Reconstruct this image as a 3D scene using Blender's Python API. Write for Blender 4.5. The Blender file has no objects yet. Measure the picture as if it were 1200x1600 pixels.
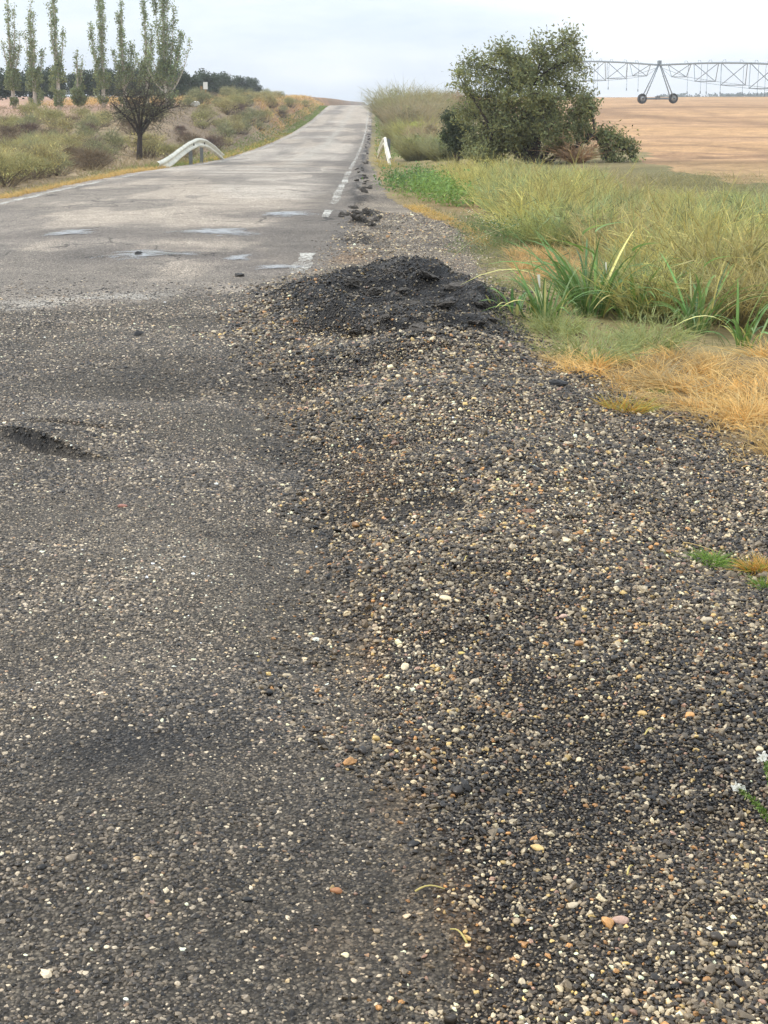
import bpy, math, random
import numpy as np
from mathutils import Vector
S = bpy.context.scene
C = S.collection
R = math.radians
rng = np.random.default_rng(7)

# ------------------------------------------------------------------ camera, sky, sun, exposure
EYE = 1.47
PITCH = R(15.7)
FPX = 2310.0                       # focal length in pixels of a 1200 x 1600 frame
cam_d = bpy.data.cameras.new('camera')
cam_d.sensor_fit = 'VERTICAL'
cam_d.angle = 2 * math.atan(800 / FPX)
cam_d.clip_start = 0.05
cam_d.clip_end = 9000
cam = bpy.data.objects.new('camera', cam_d)
C.objects.link(cam)
cam.location = (0, 0, EYE)
cam.rotation_euler = (math.pi / 2 - PITCH, 0, 0)
S.camera = cam

SUN_EL, SUN_AZ = R(40), R(-70)     # azimuth from +Y, negative = from the left
w = bpy.data.worlds.new('World')
S.world = w
w.use_nodes = True
nt = w.node_tree
nt.nodes.clear()
def N(t, kind, **kw):
    n = t.nodes.new(kind)
    for k, v in kw.items():
        setattr(n, k, v)
    return n
out = N(nt, 'ShaderNodeOutputWorld')
bg = N(nt, 'ShaderNodeBackground')
bg.inputs['Strength'].default_value = 0.1
sky = N(nt, 'ShaderNodeTexSky', sky_type='NISHITA', sun_disc=False, sun_elevation=SUN_EL, sun_rotation=SUN_AZ,
        air_density=1.0, dust_density=2.0, ozone_density=1.5)
tc = N(nt, 'ShaderNodeTexCoord')
mp = N(nt, 'ShaderNodeMapping')
mp.inputs['Scale'].default_value = (1.2, 1.2, 4.5)
mp.inputs['Location'].default_value = (0.35, 0.2, 0.1)
cn = N(nt, 'ShaderNodeTexNoise')
cn.inputs['Scale'].default_value = 2.6
cn.inputs['Detail'].default_value = 7
cn.inputs['Roughness'].default_value = 0.52
cr = N(nt, 'ShaderNodeMapRange')
cr.inputs['From Min'].default_value = 0.33
cr.inputs['From Max'].default_value = 0.68
cr.inputs['To Min'].default_value = 0.66
cr.inputs['To Max'].default_value = 0.98
tint = N(nt, 'ShaderNodeMix', data_type='RGBA')
tint.inputs[6].default_value = (8.7, 10.3, 12.3, 1)
tint.inputs[7].default_value = (12.2, 12.6, 12.8, 1)
mixs = N(nt, 'ShaderNodeMix', data_type='RGBA')
sep = N(nt, 'ShaderNodeSeparateXYZ')
up = N(nt, 'ShaderNodeMapRange')
up.inputs['From Min'].default_value = 0.08
up.inputs['From Max'].default_value = 1
up.inputs['To Min'].default_value = 1
up.inputs['To Max'].default_value = 1.7
scl = N(nt, 'ShaderNodeVectorMath', operation='SCALE')
L = nt.links.new
L(tc.outputs['Generated'], mp.inputs['Vector']); L(mp.outputs[0], cn.inputs['Vector'])
L(cn.outputs[0], cr.inputs['Value'])
tr_ = N(nt, 'ShaderNodeMapRange')
tr_.inputs['From Min'].default_value = .38; tr_.inputs['From Max'].default_value = .62
L(cn.outputs[0], tr_.inputs['Value']); L(tr_.outputs[0], tint.inputs[0])
L(cr.outputs[0], mixs.inputs[0]); L(sky.outputs[0], mixs.inputs[6]); L(tint.outputs[2], mixs.inputs[7])
L(tc.outputs['Generated'], sep.inputs[0]); L(sep.outputs['Z'], up.inputs['Value'])
L(mixs.outputs[2], scl.inputs[0]); L(up.outputs[0], scl.inputs['Scale'])
L(scl.outputs[0], bg.inputs['Color']); L(bg.outputs[0], out.inputs['Surface'])

sun_d = bpy.data.lights.new('sun', 'SUN')
sun_d.energy = 1.9
sun_d.angle = R(10)
sun_d.color = (1.0, 0.93, 0.82)
sun = bpy.data.objects.new('sun', sun_d)
C.objects.link(sun)
sdir = Vector((math.sin(SUN_AZ) * math.cos(SUN_EL), math.cos(SUN_AZ) * math.cos(SUN_EL), math.sin(SUN_EL)))
sun.rotation_euler = sdir.to_track_quat('Z', 'Y').to_euler()
sun.location = sdir * 60
vs = S.view_settings
vs.view_transform = 'Standard'
vs.look = 'None'
vs.gamma = 1
vs.use_curve_mapping = False
vs.exposure = 0.1
S.cycles.max_bounces = 6
S.cycles.transparent_max_bounces = 8

# ------------------------------------------------------------------ small helpers
def lin(r, g, b):
    f = lambda c: (c / 255 / 12.92) if c / 255 <= .04045 else ((c / 255 + .055) / 1.055) ** 2.4
    return (f(r), f(g), f(b))
def lina(a):
    a = np.asarray(a, float) / 255
    return np.where(a <= .04045, a / 12.92, ((a + .055) / 1.055) ** 2.4)
def sst(a, b, x):
    t = np.clip((x - a) / (b - a), 0, 1)
    return t * t * (3 - 2 * t)
_tab = np.random.default_rng(3).random((256, 256))
def vnoise(x, y):
    xi = np.floor(x).astype(int); yi = np.floor(y).astype(int)
    fx = x - xi; fy = y - yi
    fx = fx * fx * (3 - 2 * fx); fy = fy * fy * (3 - 2 * fy)
    a = _tab[xi & 255, yi & 255]; b = _tab[(xi + 1) & 255, yi & 255]
    c = _tab[xi & 255, (yi + 1) & 255]; d = _tab[(xi + 1) & 255, (yi + 1) & 255]
    return (a * (1 - fx) + b * fx) * (1 - fy) + (c * (1 - fx) + d * fx) * fy
def fbm(x, y, o=4):
    s = 0; a = .5
    for k in range(o):
        s = s + a * (vnoise(x * 2 ** k + 17.3 * k, y * 2 ** k + 9.1 * k) - .5)
        a *= .5
    return s * 2
def smooth_table(pts, lo, hi, step, sig):
    g = np.arange(lo, hi, step)
    v = np.interp(g, [p[0] for p in pts], [p[1] for p in pts])
    k = np.arange(-int(3 * sig / step), int(3 * sig / step) + 1) * step
    kk = np.exp(-.5 * (k / sig) ** 2); kk /= kk.sum()
    vp = np.pad(v, len(k) // 2, mode='edge')
    v = np.convolve(vp, kk, 'valid')
    return lambda y: np.interp(y, g, v)

# ------------------------------------------------------------------ the lie of the land
_rz = smooth_table([(-50, 0), (14, 0), (22, -.03), (34, -.22), (44, -.46), (58, -.92), (85, -1.12), (112, -1.06), (148, -.68), (196, .26), (215, .34), (245, -.2), (320, -4), (800, -12)], -60, 800, .5, 6)
_xr = smooth_table([(-50, -.66), (0, -.72), (14, -.78), (22, -.75), (36, -.85), (58, -1.13), (112, -1.35), (200, -2.0), (320, -3.2), (800, -9)], -60, 800, .5, 5)
_hl = smooth_table([(-60, -.1), (20, -.15), (35, -.38), (57, -.6), (75, .0), (95, .85), (120, 1.15), (150, 1.28), (250, 1.4), (400, .9), (1500, -4), (5000, -12)], -60, 5000, 1, 5)
_hr = smooth_table([(-60, -.1), (10, -.1), (30, -.3), (60, -.12), (180, .62), (290, 1.3), (330, 1.3), (420, .6), (1500, 0), (5000, -6)], -60, 5000, 1, 5)
def lerp_tab(p):
    a = [q[0] for q in p]; b = [q[1] for q in p]
    return lambda y: np.interp(y, a, b)
# right-hand limit of the bare shoulder, and the ragged limit between paved road and loose gravel, as X over distance
sh_edge = lerp_tab([(-60, 2.0), (3.5, 2.0), (5.2, 1.95), (6.2, 1.62), (7.2, 1.3), (8.3, .86), (10, .78), (12, .76), (15, .9), (18, .92), (21, .5), (24, .12), (30, -.05), (45, -.3), (60, -.6), (112, -.9), (200, -1.5), (320, -2.7), (800, -8.5)])
_rd_near = lerp_tab([(-60, .35), (1.5, .3), (2.3, .13), (3.5, .0), (4.6, -.08), (5.8, -.16), (7.3, -.42), (8.6, -.72), (10.1, -.92), (12, -.8), (14, -.55), (16, -.4)])
def rd_edge(y):
    far = _xr(y) + .36 + .12 * fbm(y * .9, y * 0 + 3.3, 3)
    return np.where(y < 16, _rd_near(y) + .10 * fbm(y * 2.1, y * 0 + 8.2, 3), far)
ROAD_W = 5.0
def gau(x, y, cx, cy, sx, sy, rot=0.0):
    dx = x - cx; dy = y - cy
    c, s = math.cos(rot), math.sin(rot)
    u = (c * dx + s * dy) / sx; v = (-s * dx + c * dy) / sy
    return np.exp(-.5 * (u * u + v * v))
def heave_h(x, y):
    # pushed-up asphalt: a crest line with a steep right and rear flank
    h = .25 * gau(x, y, .12, 11.35, .46, .60) + .10 * gau(x, y, .52, 10.7, .22, .55, .2) + .06 * gau(x, y, -.45, 11.2, .25, .5)
    h += .12 * gau(x, y, .02, 9.8, .36, .24, .16) + .09 * gau(x, y, .38, 9.3, .28, .36) + .05 * gau(x, y, -.5, 10.2, .22, .4) + .11 * gau(x, y, .28, 8.5, .36, .34)
    for cx, cy, rx, ry, am in ((.12, 10.7, .62, .62, .06), (.2, 9.9, .52, .50, .055), (.05, 11.2, .42, .45, .05)):    # folded lobes
        e = np.sqrt(((x - cx) / rx) ** 2 + ((y - cy) / ry) ** 2) + .18 * fbm(x * 2, y * 2, 3)
        h = h + am * np.exp(-((e - 1) / .16) ** 2) * sst(.35, -.3, (y - cy) / ry) * np.exp(-np.maximum(0, np.abs(x - .1) - .6) / .1)
    h = 1.12 * h * (1 + .42 * fbm(x * 2.6 + 3, y * 2.0, 4))
    return h
def heave_disp(x, y):
    e = np.clip((heave_h(x, y) - .05) / .06, 0, 1)
    return e * (.03 * fbm(x * 4, y * 6, 4) + .016 * fbm(x * 13, y * 13, 3) + .03 * np.abs(fbm(x * 3, y * 8, 3)))
def H(x, y):
    x = np.asarray(x, float); y = np.asarray(y, float)
    xr = _xr(y); s = x - xr; zr = _rz(y)
    near = 1 - sst(13.5, 18, y)
    z = zr - .012 * np.abs(s + ROAD_W / 2)
    # left
    u = -(s + ROAD_W + .35)
    wl = sst(.5, np.interp(y, [60, 120], [6.5, 3.4]), u)
    zl = _hl(y) + .10 * fbm(x * .22, y * .22, 4) + .25 * fbm(x * .045, y * .045, 3) * sst(5, 30, u)
    ditch = -.12 * np.exp(-((u - 1.0) / .6) ** 2) * (1 - sst(32, 40, y))
    z = np.where(u > 0, z * (1 - wl) + zl * wl + ditch - .03 * sst(0, .15, u), z)
    # right
    v = x - sh_edge(y)
    wr = sst(.2, np.interp(y, [12, 30, 60, 130], [3, 5, 9, 6]), v)
    zrr = _hr(y) + .06 * fbm(x * .3, y * .3 + 40, 4) + .22 * fbm(x * .03, y * .03 + 11, 3) * sst(60, 120, y)
    z = np.where(v > 0, z * (1 - wr) + zrr * wr, z)
    # bumps near the camera
    f = near * sst(-5.2, -4.6, s)
    sh = sst(-.35, .25, x - rd_edge(y))
    b = heave_h(x, y) + heave_disp(x, y)
    b = b + .12 * gau(x, y, .42, 7.3, .46, .8, .1) + .085 * gau(x, y, .52, 5.7, .34, .7) + .05 * gau(x, y, .5, 4.2, .3, .6) - .045 * gau(x, y, -.45, 6.6, .2, 1.2, .12)
    b = b - .05 * gau(x, y, -.28, 4.9, .16, .9, .1) + .035 * gau(x, y, -.7, 5.4, .35, .6) + .03 * gau(x, y, -.6, 3.6, .4, .4)
    b = b + .035 * gau(x, y, -1.62, 6.6, .3, .2)  + .05 * gau(x, y, -1.0, 8.6, .5, .35) - .05 * gau(x, y, -1.1, 7.7, .6, .22) + .04 * gau(x, y, -1.0, 7.0, .5, .25) + .035 * gau(x, y, -.5, 2.9, .35, .3) - .035 * gau(x, y, -.45, 3.9, .5, .2)
    b = b + .03 * gau(x, y, .05, 5.75, .2, .18) 
    cu, su = math.cos(-.62), math.sin(-.62)
    lu = cu * (x + 1.5) + su * (y - 6.34); lv = -su * (x + 1.5) + cu * (y - 6.34) + .03 * fbm(x * 9, y * 9, 3)
    b = b + np.exp(-(lu / .26) ** 2) * (.05 * sst(-.01, .02, lv) * np.exp(-np.maximum(lv, 0) / .16) - .035 * np.exp(-((lv + .03) / .035) ** 2)) - .03 * gau(x, y, -1.5, 6.66, .2, .025, -.1)
    b = b + .045 * fbm(x * 1.7, y * 1.7, 4) * (.55 + .45 * sh) + .008 * fbm(x * 9, y * 9, 3) * (.3 + sh)
    z = z + f * b
    # long waves in the old road surface
    rd = sst(-.3, 0, -u) * sst(-.8, 0, rd_edge(y) - x) * (1 - near) * (1 - sst(60, 110, y))
    z = z + rd * (.03 * fbm(x * .6, y * .5 + 5, 3) + .012 * fbm(x * 2, y * 1.3, 3)) + rd * .04 * sst(-1.2, 0, s) * fbm(x * 1.2, y * .9, 3)
    ex = x - (rd_edge(y) + np.interp(y, [14, 20, 26, 60], [.12, .18, -.05, -.05]))
    rid = np.exp(-(ex / np.interp(y, [14, 22, 30], [.26, .2, .13])) ** 2) * sst(14.2, 16, y) * (1 - sst(95, 140, y))
    z = z + rid * np.maximum(0, .10 * fbm(x * 3.1, y * 1.6, 4) + .05 * fbm(x * 9, y * 4, 3) + .018)
    return z
def rubble(x, y):
    ex = x - (rd_edge(y) + np.interp(y, [14, 20, 26, 60], [.12, .18, -.05, -.05]))
    return np.exp(-(ex / np.interp(y, [14, 22, 30], [.30, .24, .16])) ** 2) * sst(14.2, 15.5, y) * sst(-.12, .12, fbm(x * 3.1, y * 1.6, 4) + .05)
def zat(x, y):
    return float(H(np.array([x]), np.array([y]))[0])
def ray(px, py):
    a = (px - 600) / FPX; b = (800 - py) / FPX
    return np.array([a, math.cos(PITCH) + b * math.sin(PITCH), -math.sin(PITCH) + b * math.cos(PITCH)])
def at(px, py):
    """Point of the ground seen at a pixel of the 1200 x 1600 photograph."""
    d = ray(px, py)
    t = np.concatenate([np.linspace(1.2, 30, 3000), np.linspace(30, 400, 4000)])
    x = d[0] * t; y = d[1] * t; z = EYE + d[2] * t
    g = z - H(x, y)
    k = np.argmax(g < 0)
    if g[k] >= 0:
        k = len(t) - 1
    return Vector((x[k], y[k], float(H(x[k:k+1], y[k:k+1])[0])))
def elev(py, D):
    return EYE + D * math.tan(math.atan((800 - py) / FPX) - PITCH)
def col_x(px, D):
    return (px - 600) / FPX * D * .965

# ------------------------------------------------------------------ mesh building
def tag(o, label=None, cat=None, group=None, kind=None):
    if label: o['label'] = label
    if cat: o['category'] = cat
    if group: o['group'] = group
    if kind: o['kind'] = kind
    return o
class MB:
    def __init__(s):
        s.V = []; s.Q = []; s.T = []; s.K = []; s.n = 0
    def add(s, V, Q=None, T=None, col=(1, 1, 1)):
        V = np.asarray(V, float).reshape(-1, 3)
        s.V.append(V)
        c = np.asarray(col, float)
        s.K.append(np.broadcast_to(c, (len(V), 3)) if c.ndim == 1 else c)
        if Q is not None and len(Q): s.Q.append(np.asarray(Q, int).reshape(-1, 4) + s.n)
        if T is not None and len(T): s.T.append(np.asarray(T, int).reshape(-1, 3) + s.n)
        s.n += len(V)
    def mesh(s, name, mat, smooth=False):
        V = np.concatenate(s.V); K = np.concatenate(s.K)
        Q = np.concatenate(s.Q) if s.Q else np.zeros((0, 4), int)
        T = np.concatenate(s.T) if s.T else np.zeros((0, 3), int)
        me = bpy.data.meshes.new(name)
        me.vertices.add(len(V)); me.vertices.foreach_set('co', V.astype(np.float32).ravel())
        me.loops.add(Q.size + T.size)
        me.loops.foreach_set('vertex_index', np.concatenate([Q.ravel(), T.ravel()]).astype(np.int32))
        me.polygons.add(len(Q) + len(T))
        st = np.concatenate([np.arange(len(Q)) * 4, Q.size + np.arange(len(T)) * 3]).astype(np.int32)
        me.polygons.foreach_set('loop_start', st)
        me.polygons.foreach_set('use_smooth', np.full(len(st), smooth))
        a = me.color_attributes.new('col', 'FLOAT_COLOR', 'POINT')
        a.data.foreach_set('color', np.concatenate([K, np.ones((len(K), 1))], 1).astype(np.float32).ravel())
        me.update(calc_edges=True)
        me.validate()
        if mat: me.materials.append(mat)
        return me
    def build(s, name, mat, parent=None, smooth=False):
        o = bpy.data.objects.new(name, s.mesh(name, mat, smooth))
        C.objects.link(o)
        if parent is not None: o.parent = parent
        return o
def empty(name, loc, rz=0, scale=1):
    o = bpy.data.objects.new(name, None)
    C.objects.link(o)
    o.location = loc
    o.rotation_euler = (0, 0, rz)
    o.scale = (scale,) * 3 if not hasattr(scale, '__len__') else scale
    o.empty_display_size = .2
    return o
def copy_tree(o, parent=None):
    c = o.copy(); C.objects.link(c)
    if parent is not None: c.parent = parent
    for ch in list(o.children):
        copy_tree(ch, c)
    return c
def unit(a):
    return a / np.maximum(np.linalg.norm(a, axis=-1, keepdims=True), 1e-9)
def ribbons(mb, base, d, length, width, droop, seg, c0, c1, taper=1.4, r=rng):
    n = len(base)
    d = unit(d)
    hz = d.copy(); hz[:, 2] = 0
    hz = unit(hz + 1e-4 * r.standard_normal((n, 3)) * [1, 1, 0])
    g = hz * droop[:, None]; g[:, 2] -= droop * .55
    side = unit(np.cross(d + .3 * g, r.standard_normal((n, 3))))
    t = np.linspace(0, 1, seg + 1)
    p = base[:, None, :] + length[:, None, None] * (d[:, None, :] * t[None, :, None] + g[:, None, :] * (t ** 2)[None, :, None])
    wv = width[:, None] * np.maximum(1 - t[None, :] ** taper, .06)
    a = p - side[:, None, :] * wv[..., None] * .5
    b = p + side[:, None, :] * wv[..., None] * .5
    V = np.stack([a, b], 2).reshape(-1, 3)
    k = np.arange(n)[:, None] * (2 * (seg + 1)) + np.arange(seg)[None, :] * 2
    Q = np.stack([k, k + 1, k + 3, k + 2], -1).reshape(-1, 4)
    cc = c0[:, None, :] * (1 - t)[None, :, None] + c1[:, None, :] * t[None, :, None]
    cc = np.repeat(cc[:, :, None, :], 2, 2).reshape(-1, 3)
    mb.add(V, Q, col=cc)
def leaves(mb, c, size, aspect, col, r=rng, up=0.0, axis=None):
    n = len(c)
    a = unit(r.standard_normal((n, 3)) + (0 if axis is None else axis))
    nn = unit(r.standard_normal((n, 3)) + np.array([0, 0, up]))
    b = unit(np.cross(a, nn))
    nn = np.cross(a, b)
    L_ = size[:, None] * .5; W_ = L_ * aspect
    V = np.stack([c - a * L_, c + b * W_ + nn * L_ * .15, c + a * L_, c - b * W_ + nn * L_ * .15], 1).reshape(-1, 3)
    Q = np.arange(n * 4).reshape(n, 4)
    mb.add(V, Q, col=np.repeat(col, 4, 0))
def tube(mb, pts, rad, sides=6, col=(1, 1, 1), cap=True):
    pts = np.asarray(pts, float); rad = np.broadcast_to(np.asarray(rad, float), (len(pts),))
    tn = unit(np.gradient(pts, axis=0))
    ref = np.array([0, 0, 1.0]) if abs(tn[0][2]) < .85 else np.array([1.0, 0, 0])
    ring = []
    an = np.linspace(0, 2 * math.pi, sides, endpoint=False)
    for i in range(len(pts)):
        u = np.cross(tn[i], ref); u /= max(np.linalg.norm(u), 1e-9)
        v = np.cross(tn[i], u)
        ref = -np.cross(tn[i], u) if abs(np.dot(v, ref)) > .2 else ref
        ring.append(pts[i] + rad[i] * (np.cos(an)[:, None] * u + np.sin(an)[:, None] * v))
    V = np.concatenate(ring)
    Q = []
    for i in range(len(pts) - 1):
        for j in range(sides):
            k = (j + 1) % sides
            Q.append((i * sides + j, i * sides + k, (i + 1) * sides + k, (i + 1) * sides + j))
    T = []
    if cap:
        V = np.concatenate([V, pts[:1], pts[-1:]])
        n0 = len(pts) * sides
        for j in range(sides):
            k = (j + 1) % sides
            T.append((n0, k, j)); T.append((n0 + 1, (len(pts) - 1) * sides + j, (len(pts) - 1) * sides + k))
    mb.add(V, Q, T, col)
def bar(mb, a, b, r_, sides=6, col=(1, 1, 1)):
    tube(mb, [a, b], r_, sides, col)
def box(mb, lo, hi, col=(1, 1, 1), rot=None, loc=(0, 0, 0)):
    x0, y0, z0 = lo; x1, y1, z1 = hi
    V = np.array([(x0, y0, z0), (x1, y0, z0), (x1, y1, z0), (x0, y1, z0), (x0, y0, z1), (x1, y0, z1), (x1, y1, z1), (x0, y1, z1)], float)
    if rot is not None: V = V @ np.asarray(rot).T
    V = V + np.asarray(loc, float)
    mb.add(V, [(3, 2, 1, 0), (4, 5, 6, 7), (0, 1, 5, 4), (1, 2, 6, 5), (2, 3, 7, 6), (3, 0, 4, 7)], col=col)
_t = (1 + 5 ** .5) / 2
def ico(sub):
    v = [(-1, _t, 0), (1, _t, 0), (-1, -_t, 0), (1, -_t, 0), (0, -1, _t), (0, 1, _t), (0, -1, -_t), (0, 1, -_t), (_t, 0, -1), (_t, 0, 1), (-_t, 0, -1), (-_t, 0, 1)]
    f = [(0, 11, 5), (0, 5, 1), (0, 1, 7), (0, 7, 10), (0, 10, 11), (1, 5, 9), (5, 11, 4), (11, 10, 2), (10, 7, 6), (7, 1, 8), (3, 9, 4), (3, 4, 2), (3, 2, 6), (3, 6, 8), (3, 8, 9), (4, 9, 5), (2, 4, 11), (6, 2, 10), (8, 6, 7), (9, 8, 1)]
    v = [np.array(p) / np.linalg.norm(p) for p in v]
    for _ in range(sub):
        m = {}; nf = []
        def mid(a, b):
            k = (min(a, b), max(a, b))
            if k not in m:
                p = v[a] + v[b]; v.append(p / np.linalg.norm(p)); m[k] = len(v) - 1
            return m[k]
        for a, b, c in f:
            x, y, z = mid(a, b), mid(b, c), mid(c, a)
            nf += [(a, x, z), (b, y, x), (c, z, y), (x, y, z)]
        f = nf
    return np.array(v), np.array(f)
def rock(seed, sub=2, rough=.3, flat=.7, facets=0):
    r = np.random.default_rng(seed)
    V, F = ico(sub)
    for k in range(4):
        d = unit(r.standard_normal(3)); V = V * (1 + rough * .5 * np.sin(V @ d * (1.5 + k) + r.random() * 6)[:, None] / (1 + k * .5))
    for k in range(facets):
        d = unit(r.standard_normal(3)); h = .55 + .3 * r.random()
        e = V @ d
        V = V - np.maximum(e - h, 0)[:, None] * d
    V = V + rough * .12 * r.standard_normal(V.shape)
    return V * np.array([1, .8, flat]), F

# ------------------------------------------------------------------ materials
def new_mat(name):
    m = bpy.data.materials.new(name); m.use_nodes = True
    t = m.node_tree; t.nodes.clear()
    o = N(t, 'ShaderNodeOutputMaterial'); b = N(t, 'ShaderNodeBsdfPrincipled')
    t.links.new(b.outputs[0], o.inputs[0])
    return m, t, b, o
def noise_node(t, vec, scale, detail=4, rough=.55):
    n = N(t, 'ShaderNodeTexNoise'); n.inputs['Scale'].default_value = scale
    n.inputs['Detail'].default_value = detail; n.inputs['Roughness'].default_value = rough
    if vec is not None: t.links.new(vec, n.inputs['Vector'])
    return n
def mrange(t, val, a, b, c, d):
    n = N(t, 'ShaderNodeMapRange')
    for k, v in zip(('From Min', 'From Max', 'To Min', 'To Max'), (a, b, c, d)): n.inputs[k].default_value = v
    t.links.new(val, n.inputs['Value'])
    return n.outputs[0]
def mul_col(t, col, fac):
    n = N(t, 'ShaderNodeVectorMath', operation='SCALE')
    t.links.new(col, n.inputs[0]); t.links.new(fac, n.inputs['Scale'])
    return n.outputs[0]
def attr_col(t, typ='GEOMETRY', name='col'):
    n = N(t, 'ShaderNodeAttribute', attribute_name=name, attribute_type=typ)
    return n.outputs['Color']
def plain(name, rgb, rough=.7, var=.25, scale=8, metal=0, bump=0, spec=.4):
    m, t, b, o = new_mat(name)
    g = N(t, 'ShaderNodeTexCoord').outputs['Object']
    n = noise_node(t, g, scale, 5)
    c = N(t, 'ShaderNodeRGB'); c.outputs[0].default_value = (*rgb, 1)
    t.links.new(mul_col(t, c.outputs[0], mrange(t, n.outputs[0], .3, .7, 1 - var, 1 + var)), b.inputs['Base Color'])
    b.inputs['Roughness'].default_value = rough; b.inputs['Metallic'].default_value = metal
    b.inputs['Specular IOR Level'].default_value = spec
    if bump:
        bp = N(t, 'ShaderNodeBump'); bp.inputs['Strength'].default_value = bump; bp.inputs['Distance'].default_value = .02
        t.links.new(n.outputs[0], bp.inputs['Height']); t.links.new(bp.outputs[0], b.inputs['Normal'])
    return m
def leafy(name, rough=.6, trans=.3, var=.2, scale=3.0, spec=.3):
    """Plant tissue: colour from the mesh's own attribute, some light let through."""
    m, t, b, o = new_mat(name)
    g = N(t, 'ShaderNodeTexCoord').outputs['Object']
    n = noise_node(t, g, scale, 3)
    c = mul_col(t, attr_col(t), mrange(t, n.outputs[0], .3, .7, 1 - var, 1 + var))
    t.links.new(c, b.inputs['Base Color'])
    b.inputs['Roughness'].default_value = rough; b.inputs['Specular IOR Level'].default_value = spec
    tr = N(t, 'ShaderNodeBsdfTranslucent'); t.links.new(c, tr.inputs[0])
    mx = N(t, 'ShaderNodeMixShader'); mx.inputs[0].default_value = trans
    t.links.new(b.outputs[0], mx.inputs[1]); t.links.new(tr.outputs[0], mx.inputs[2]); t.links.new(mx.outputs[0], o.inputs[0])
    return m
M = {}
M['leaf'] = leafy('leaf')
M['dry'] = leafy('dry_blade', .75, .25)
M['bark'] = plain('bark', lin(92, 82, 74), .9, .4, 14, bump=.6)
M['pale_bark'] = plain('pale_bark', lin(196, 184, 170), .85, .25, 9, bump=.3)
M['dark_bark'] = plain('dark_bark', lin(66, 58, 54), .9, .35, 14, bump=.6)
M['galv'] = plain('galvanised_steel', lin(128, 138, 144), .5, .12, 20, metal=.2)
M['rail'] = plain('weathered_rail', lin(214, 209, 190), .5, .22, 2.5, bump=.15)
M['post'] = plain('post_steel', lin(120, 122, 122), .6, .15, 10, metal=.3)
M['tyre'] = plain('tyre_rubber', lin(58, 57, 56), .9, .2, 10)
M['rim'] = plain('wheel_rim', lin(170, 172, 170), .5, .15, 6, metal=.3)
M['white'] = plain('white_paint', lin(232, 230, 222), .6, .06, 10)
M['wood'] = plain('post_wood', lin(150, 116, 80), .9, .2, 10)
M['hole'] = plain('dark_bolt', lin(60, 58, 55), .7, .2, 10)

def stone_mat():
    m, t, b, o = new_mat('gravel_stone')
    g = N(t, 'ShaderNodeTexCoord').outputs['Object']
    n = noise_node(t, g, 1.6, 3, .6)
    t.links.new(mul_col(t, attr_col(t, 'INSTANCER'), mrange(t, n.outputs[0], .3, .7, .72, 1.22)), b.inputs['Base Color'])
    b.inputs['Roughness'].default_value = .42
    b.inputs['Specular IOR Level'].default_value = .5
    return m
M['stone'] = stone_mat()
M['pebble'] = None

def ground_mat(name, chips=0.0, rough=.9, detail=(1.2, 9, 60), amp=(.25, .25, .3), cracks=False, bump=.5, bdist=.01):
    """Base colour per vertex (what lies there), broken up by noises; chips > 0 adds stone-sized cells."""
    m, t, b, o = new_mat(name)
    pos = N(t, 'ShaderNodeNewGeometry').outputs['Position']
    c = attr_col(t)
    h = None
    for s_, a_ in zip(detail, amp):
        n = noise_node(t, pos, s_, 4, .6)
        c = mul_col(t, c, mrange(t, n.outputs[0], .28, .72, 1 - a_, 1 + a_))
        h = n.outputs[0]
    if chips:
        v = N(t, 'ShaderNodeTexVoronoi', feature='F1'); v.inputs['Scale'].default_value = chips
        t.links.new(pos, v.inputs['Vector'])
        sp = N(t, 'ShaderNodeSeparateColor'); t.links.new(v.outputs['Color'], sp.inputs[0])
        pw = N(t, 'ShaderNodeMath', operation='POWER'); pw.inputs[1].default_value = 2.6
        t.links.new(sp.outputs[0], pw.inputs[0])
        c = mul_col(t, c, mrange(t, pw.outputs[0], 0, 1, .55, 2.2))
        c = mul_col(t, c, mrange(t, v.outputs['Distance'], .25, .6, 1.0, .45))
        inv = mrange(t, v.outputs['Distance'], 0, .7, 1, 0)
        h = inv
    if cracks:
        wn = noise_node(t, pos, 2.2, 3)
        ad = N(t, 'ShaderNodeVectorMath', operation='MULTIPLY_ADD'); ad.inputs[1].default_value = (.5, .5, .5)
        t.links.new(wn.outputs['Color'], ad.inputs[0]); t.links.new(pos, ad.inputs[2])
        mpn = N(t, 'ShaderNodeMapping'); mpn.inputs['Scale'].default_value = (.75, .55, .75)
        t.links.new(ad.outputs[0], mpn.inputs['Vector'])
        cv = N(t, 'ShaderNodeTexVoronoi', feature='DISTANCE_TO_EDGE'); cv.inputs['Scale'].default_value = 1.0
        t.links.new(mpn.outputs[0], cv.inputs['Vector'])
        pn = noise_node(t, pos, .35, 2)
        wdt = mrange(t, pn.outputs[0], .45, .65, .0, .016)
        lt = N(t, 'ShaderNodeMath', operation='LESS_THAN')
        t.links.new(cv.outputs['Distance'], lt.inputs[0]); t.links.new(wdt, lt.inputs[1])
        c = mul_col(t, c, mrange(t, lt.outputs[0], 0, 1, 1, .38))
    t.links.new(c, b.inputs['Base Color'])
    b.inputs['Roughness'].default_value = rough
    b.inputs['Specular IOR Level'].default_value = .35
    bp = N(t, 'ShaderNodeBump'); bp.inputs['Strength'].default_value = bump; bp.inputs['Distance'].default_value = bdist
    t.links.new(h, bp.inputs['Height']); t.links.new(bp.outputs[0], b.inputs['Normal'])
    return m
M['soil'] = ground_mat('soil', 0, .95, (.15, 1.1, 14), (.15, .25, .3), bump=.6, bdist=.04)
M['stubble'] = ground_mat('stubble', 0, .95, (.12, 1.1, 9), (.12, .32, .34), bump=.5, bdist=.05)
M['road'] = ground_mat('asphalt', 120, .8, (.5, 3.2, 34), (.12, .2, .24), cracks=True, bump=.7, bdist=.006)
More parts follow.
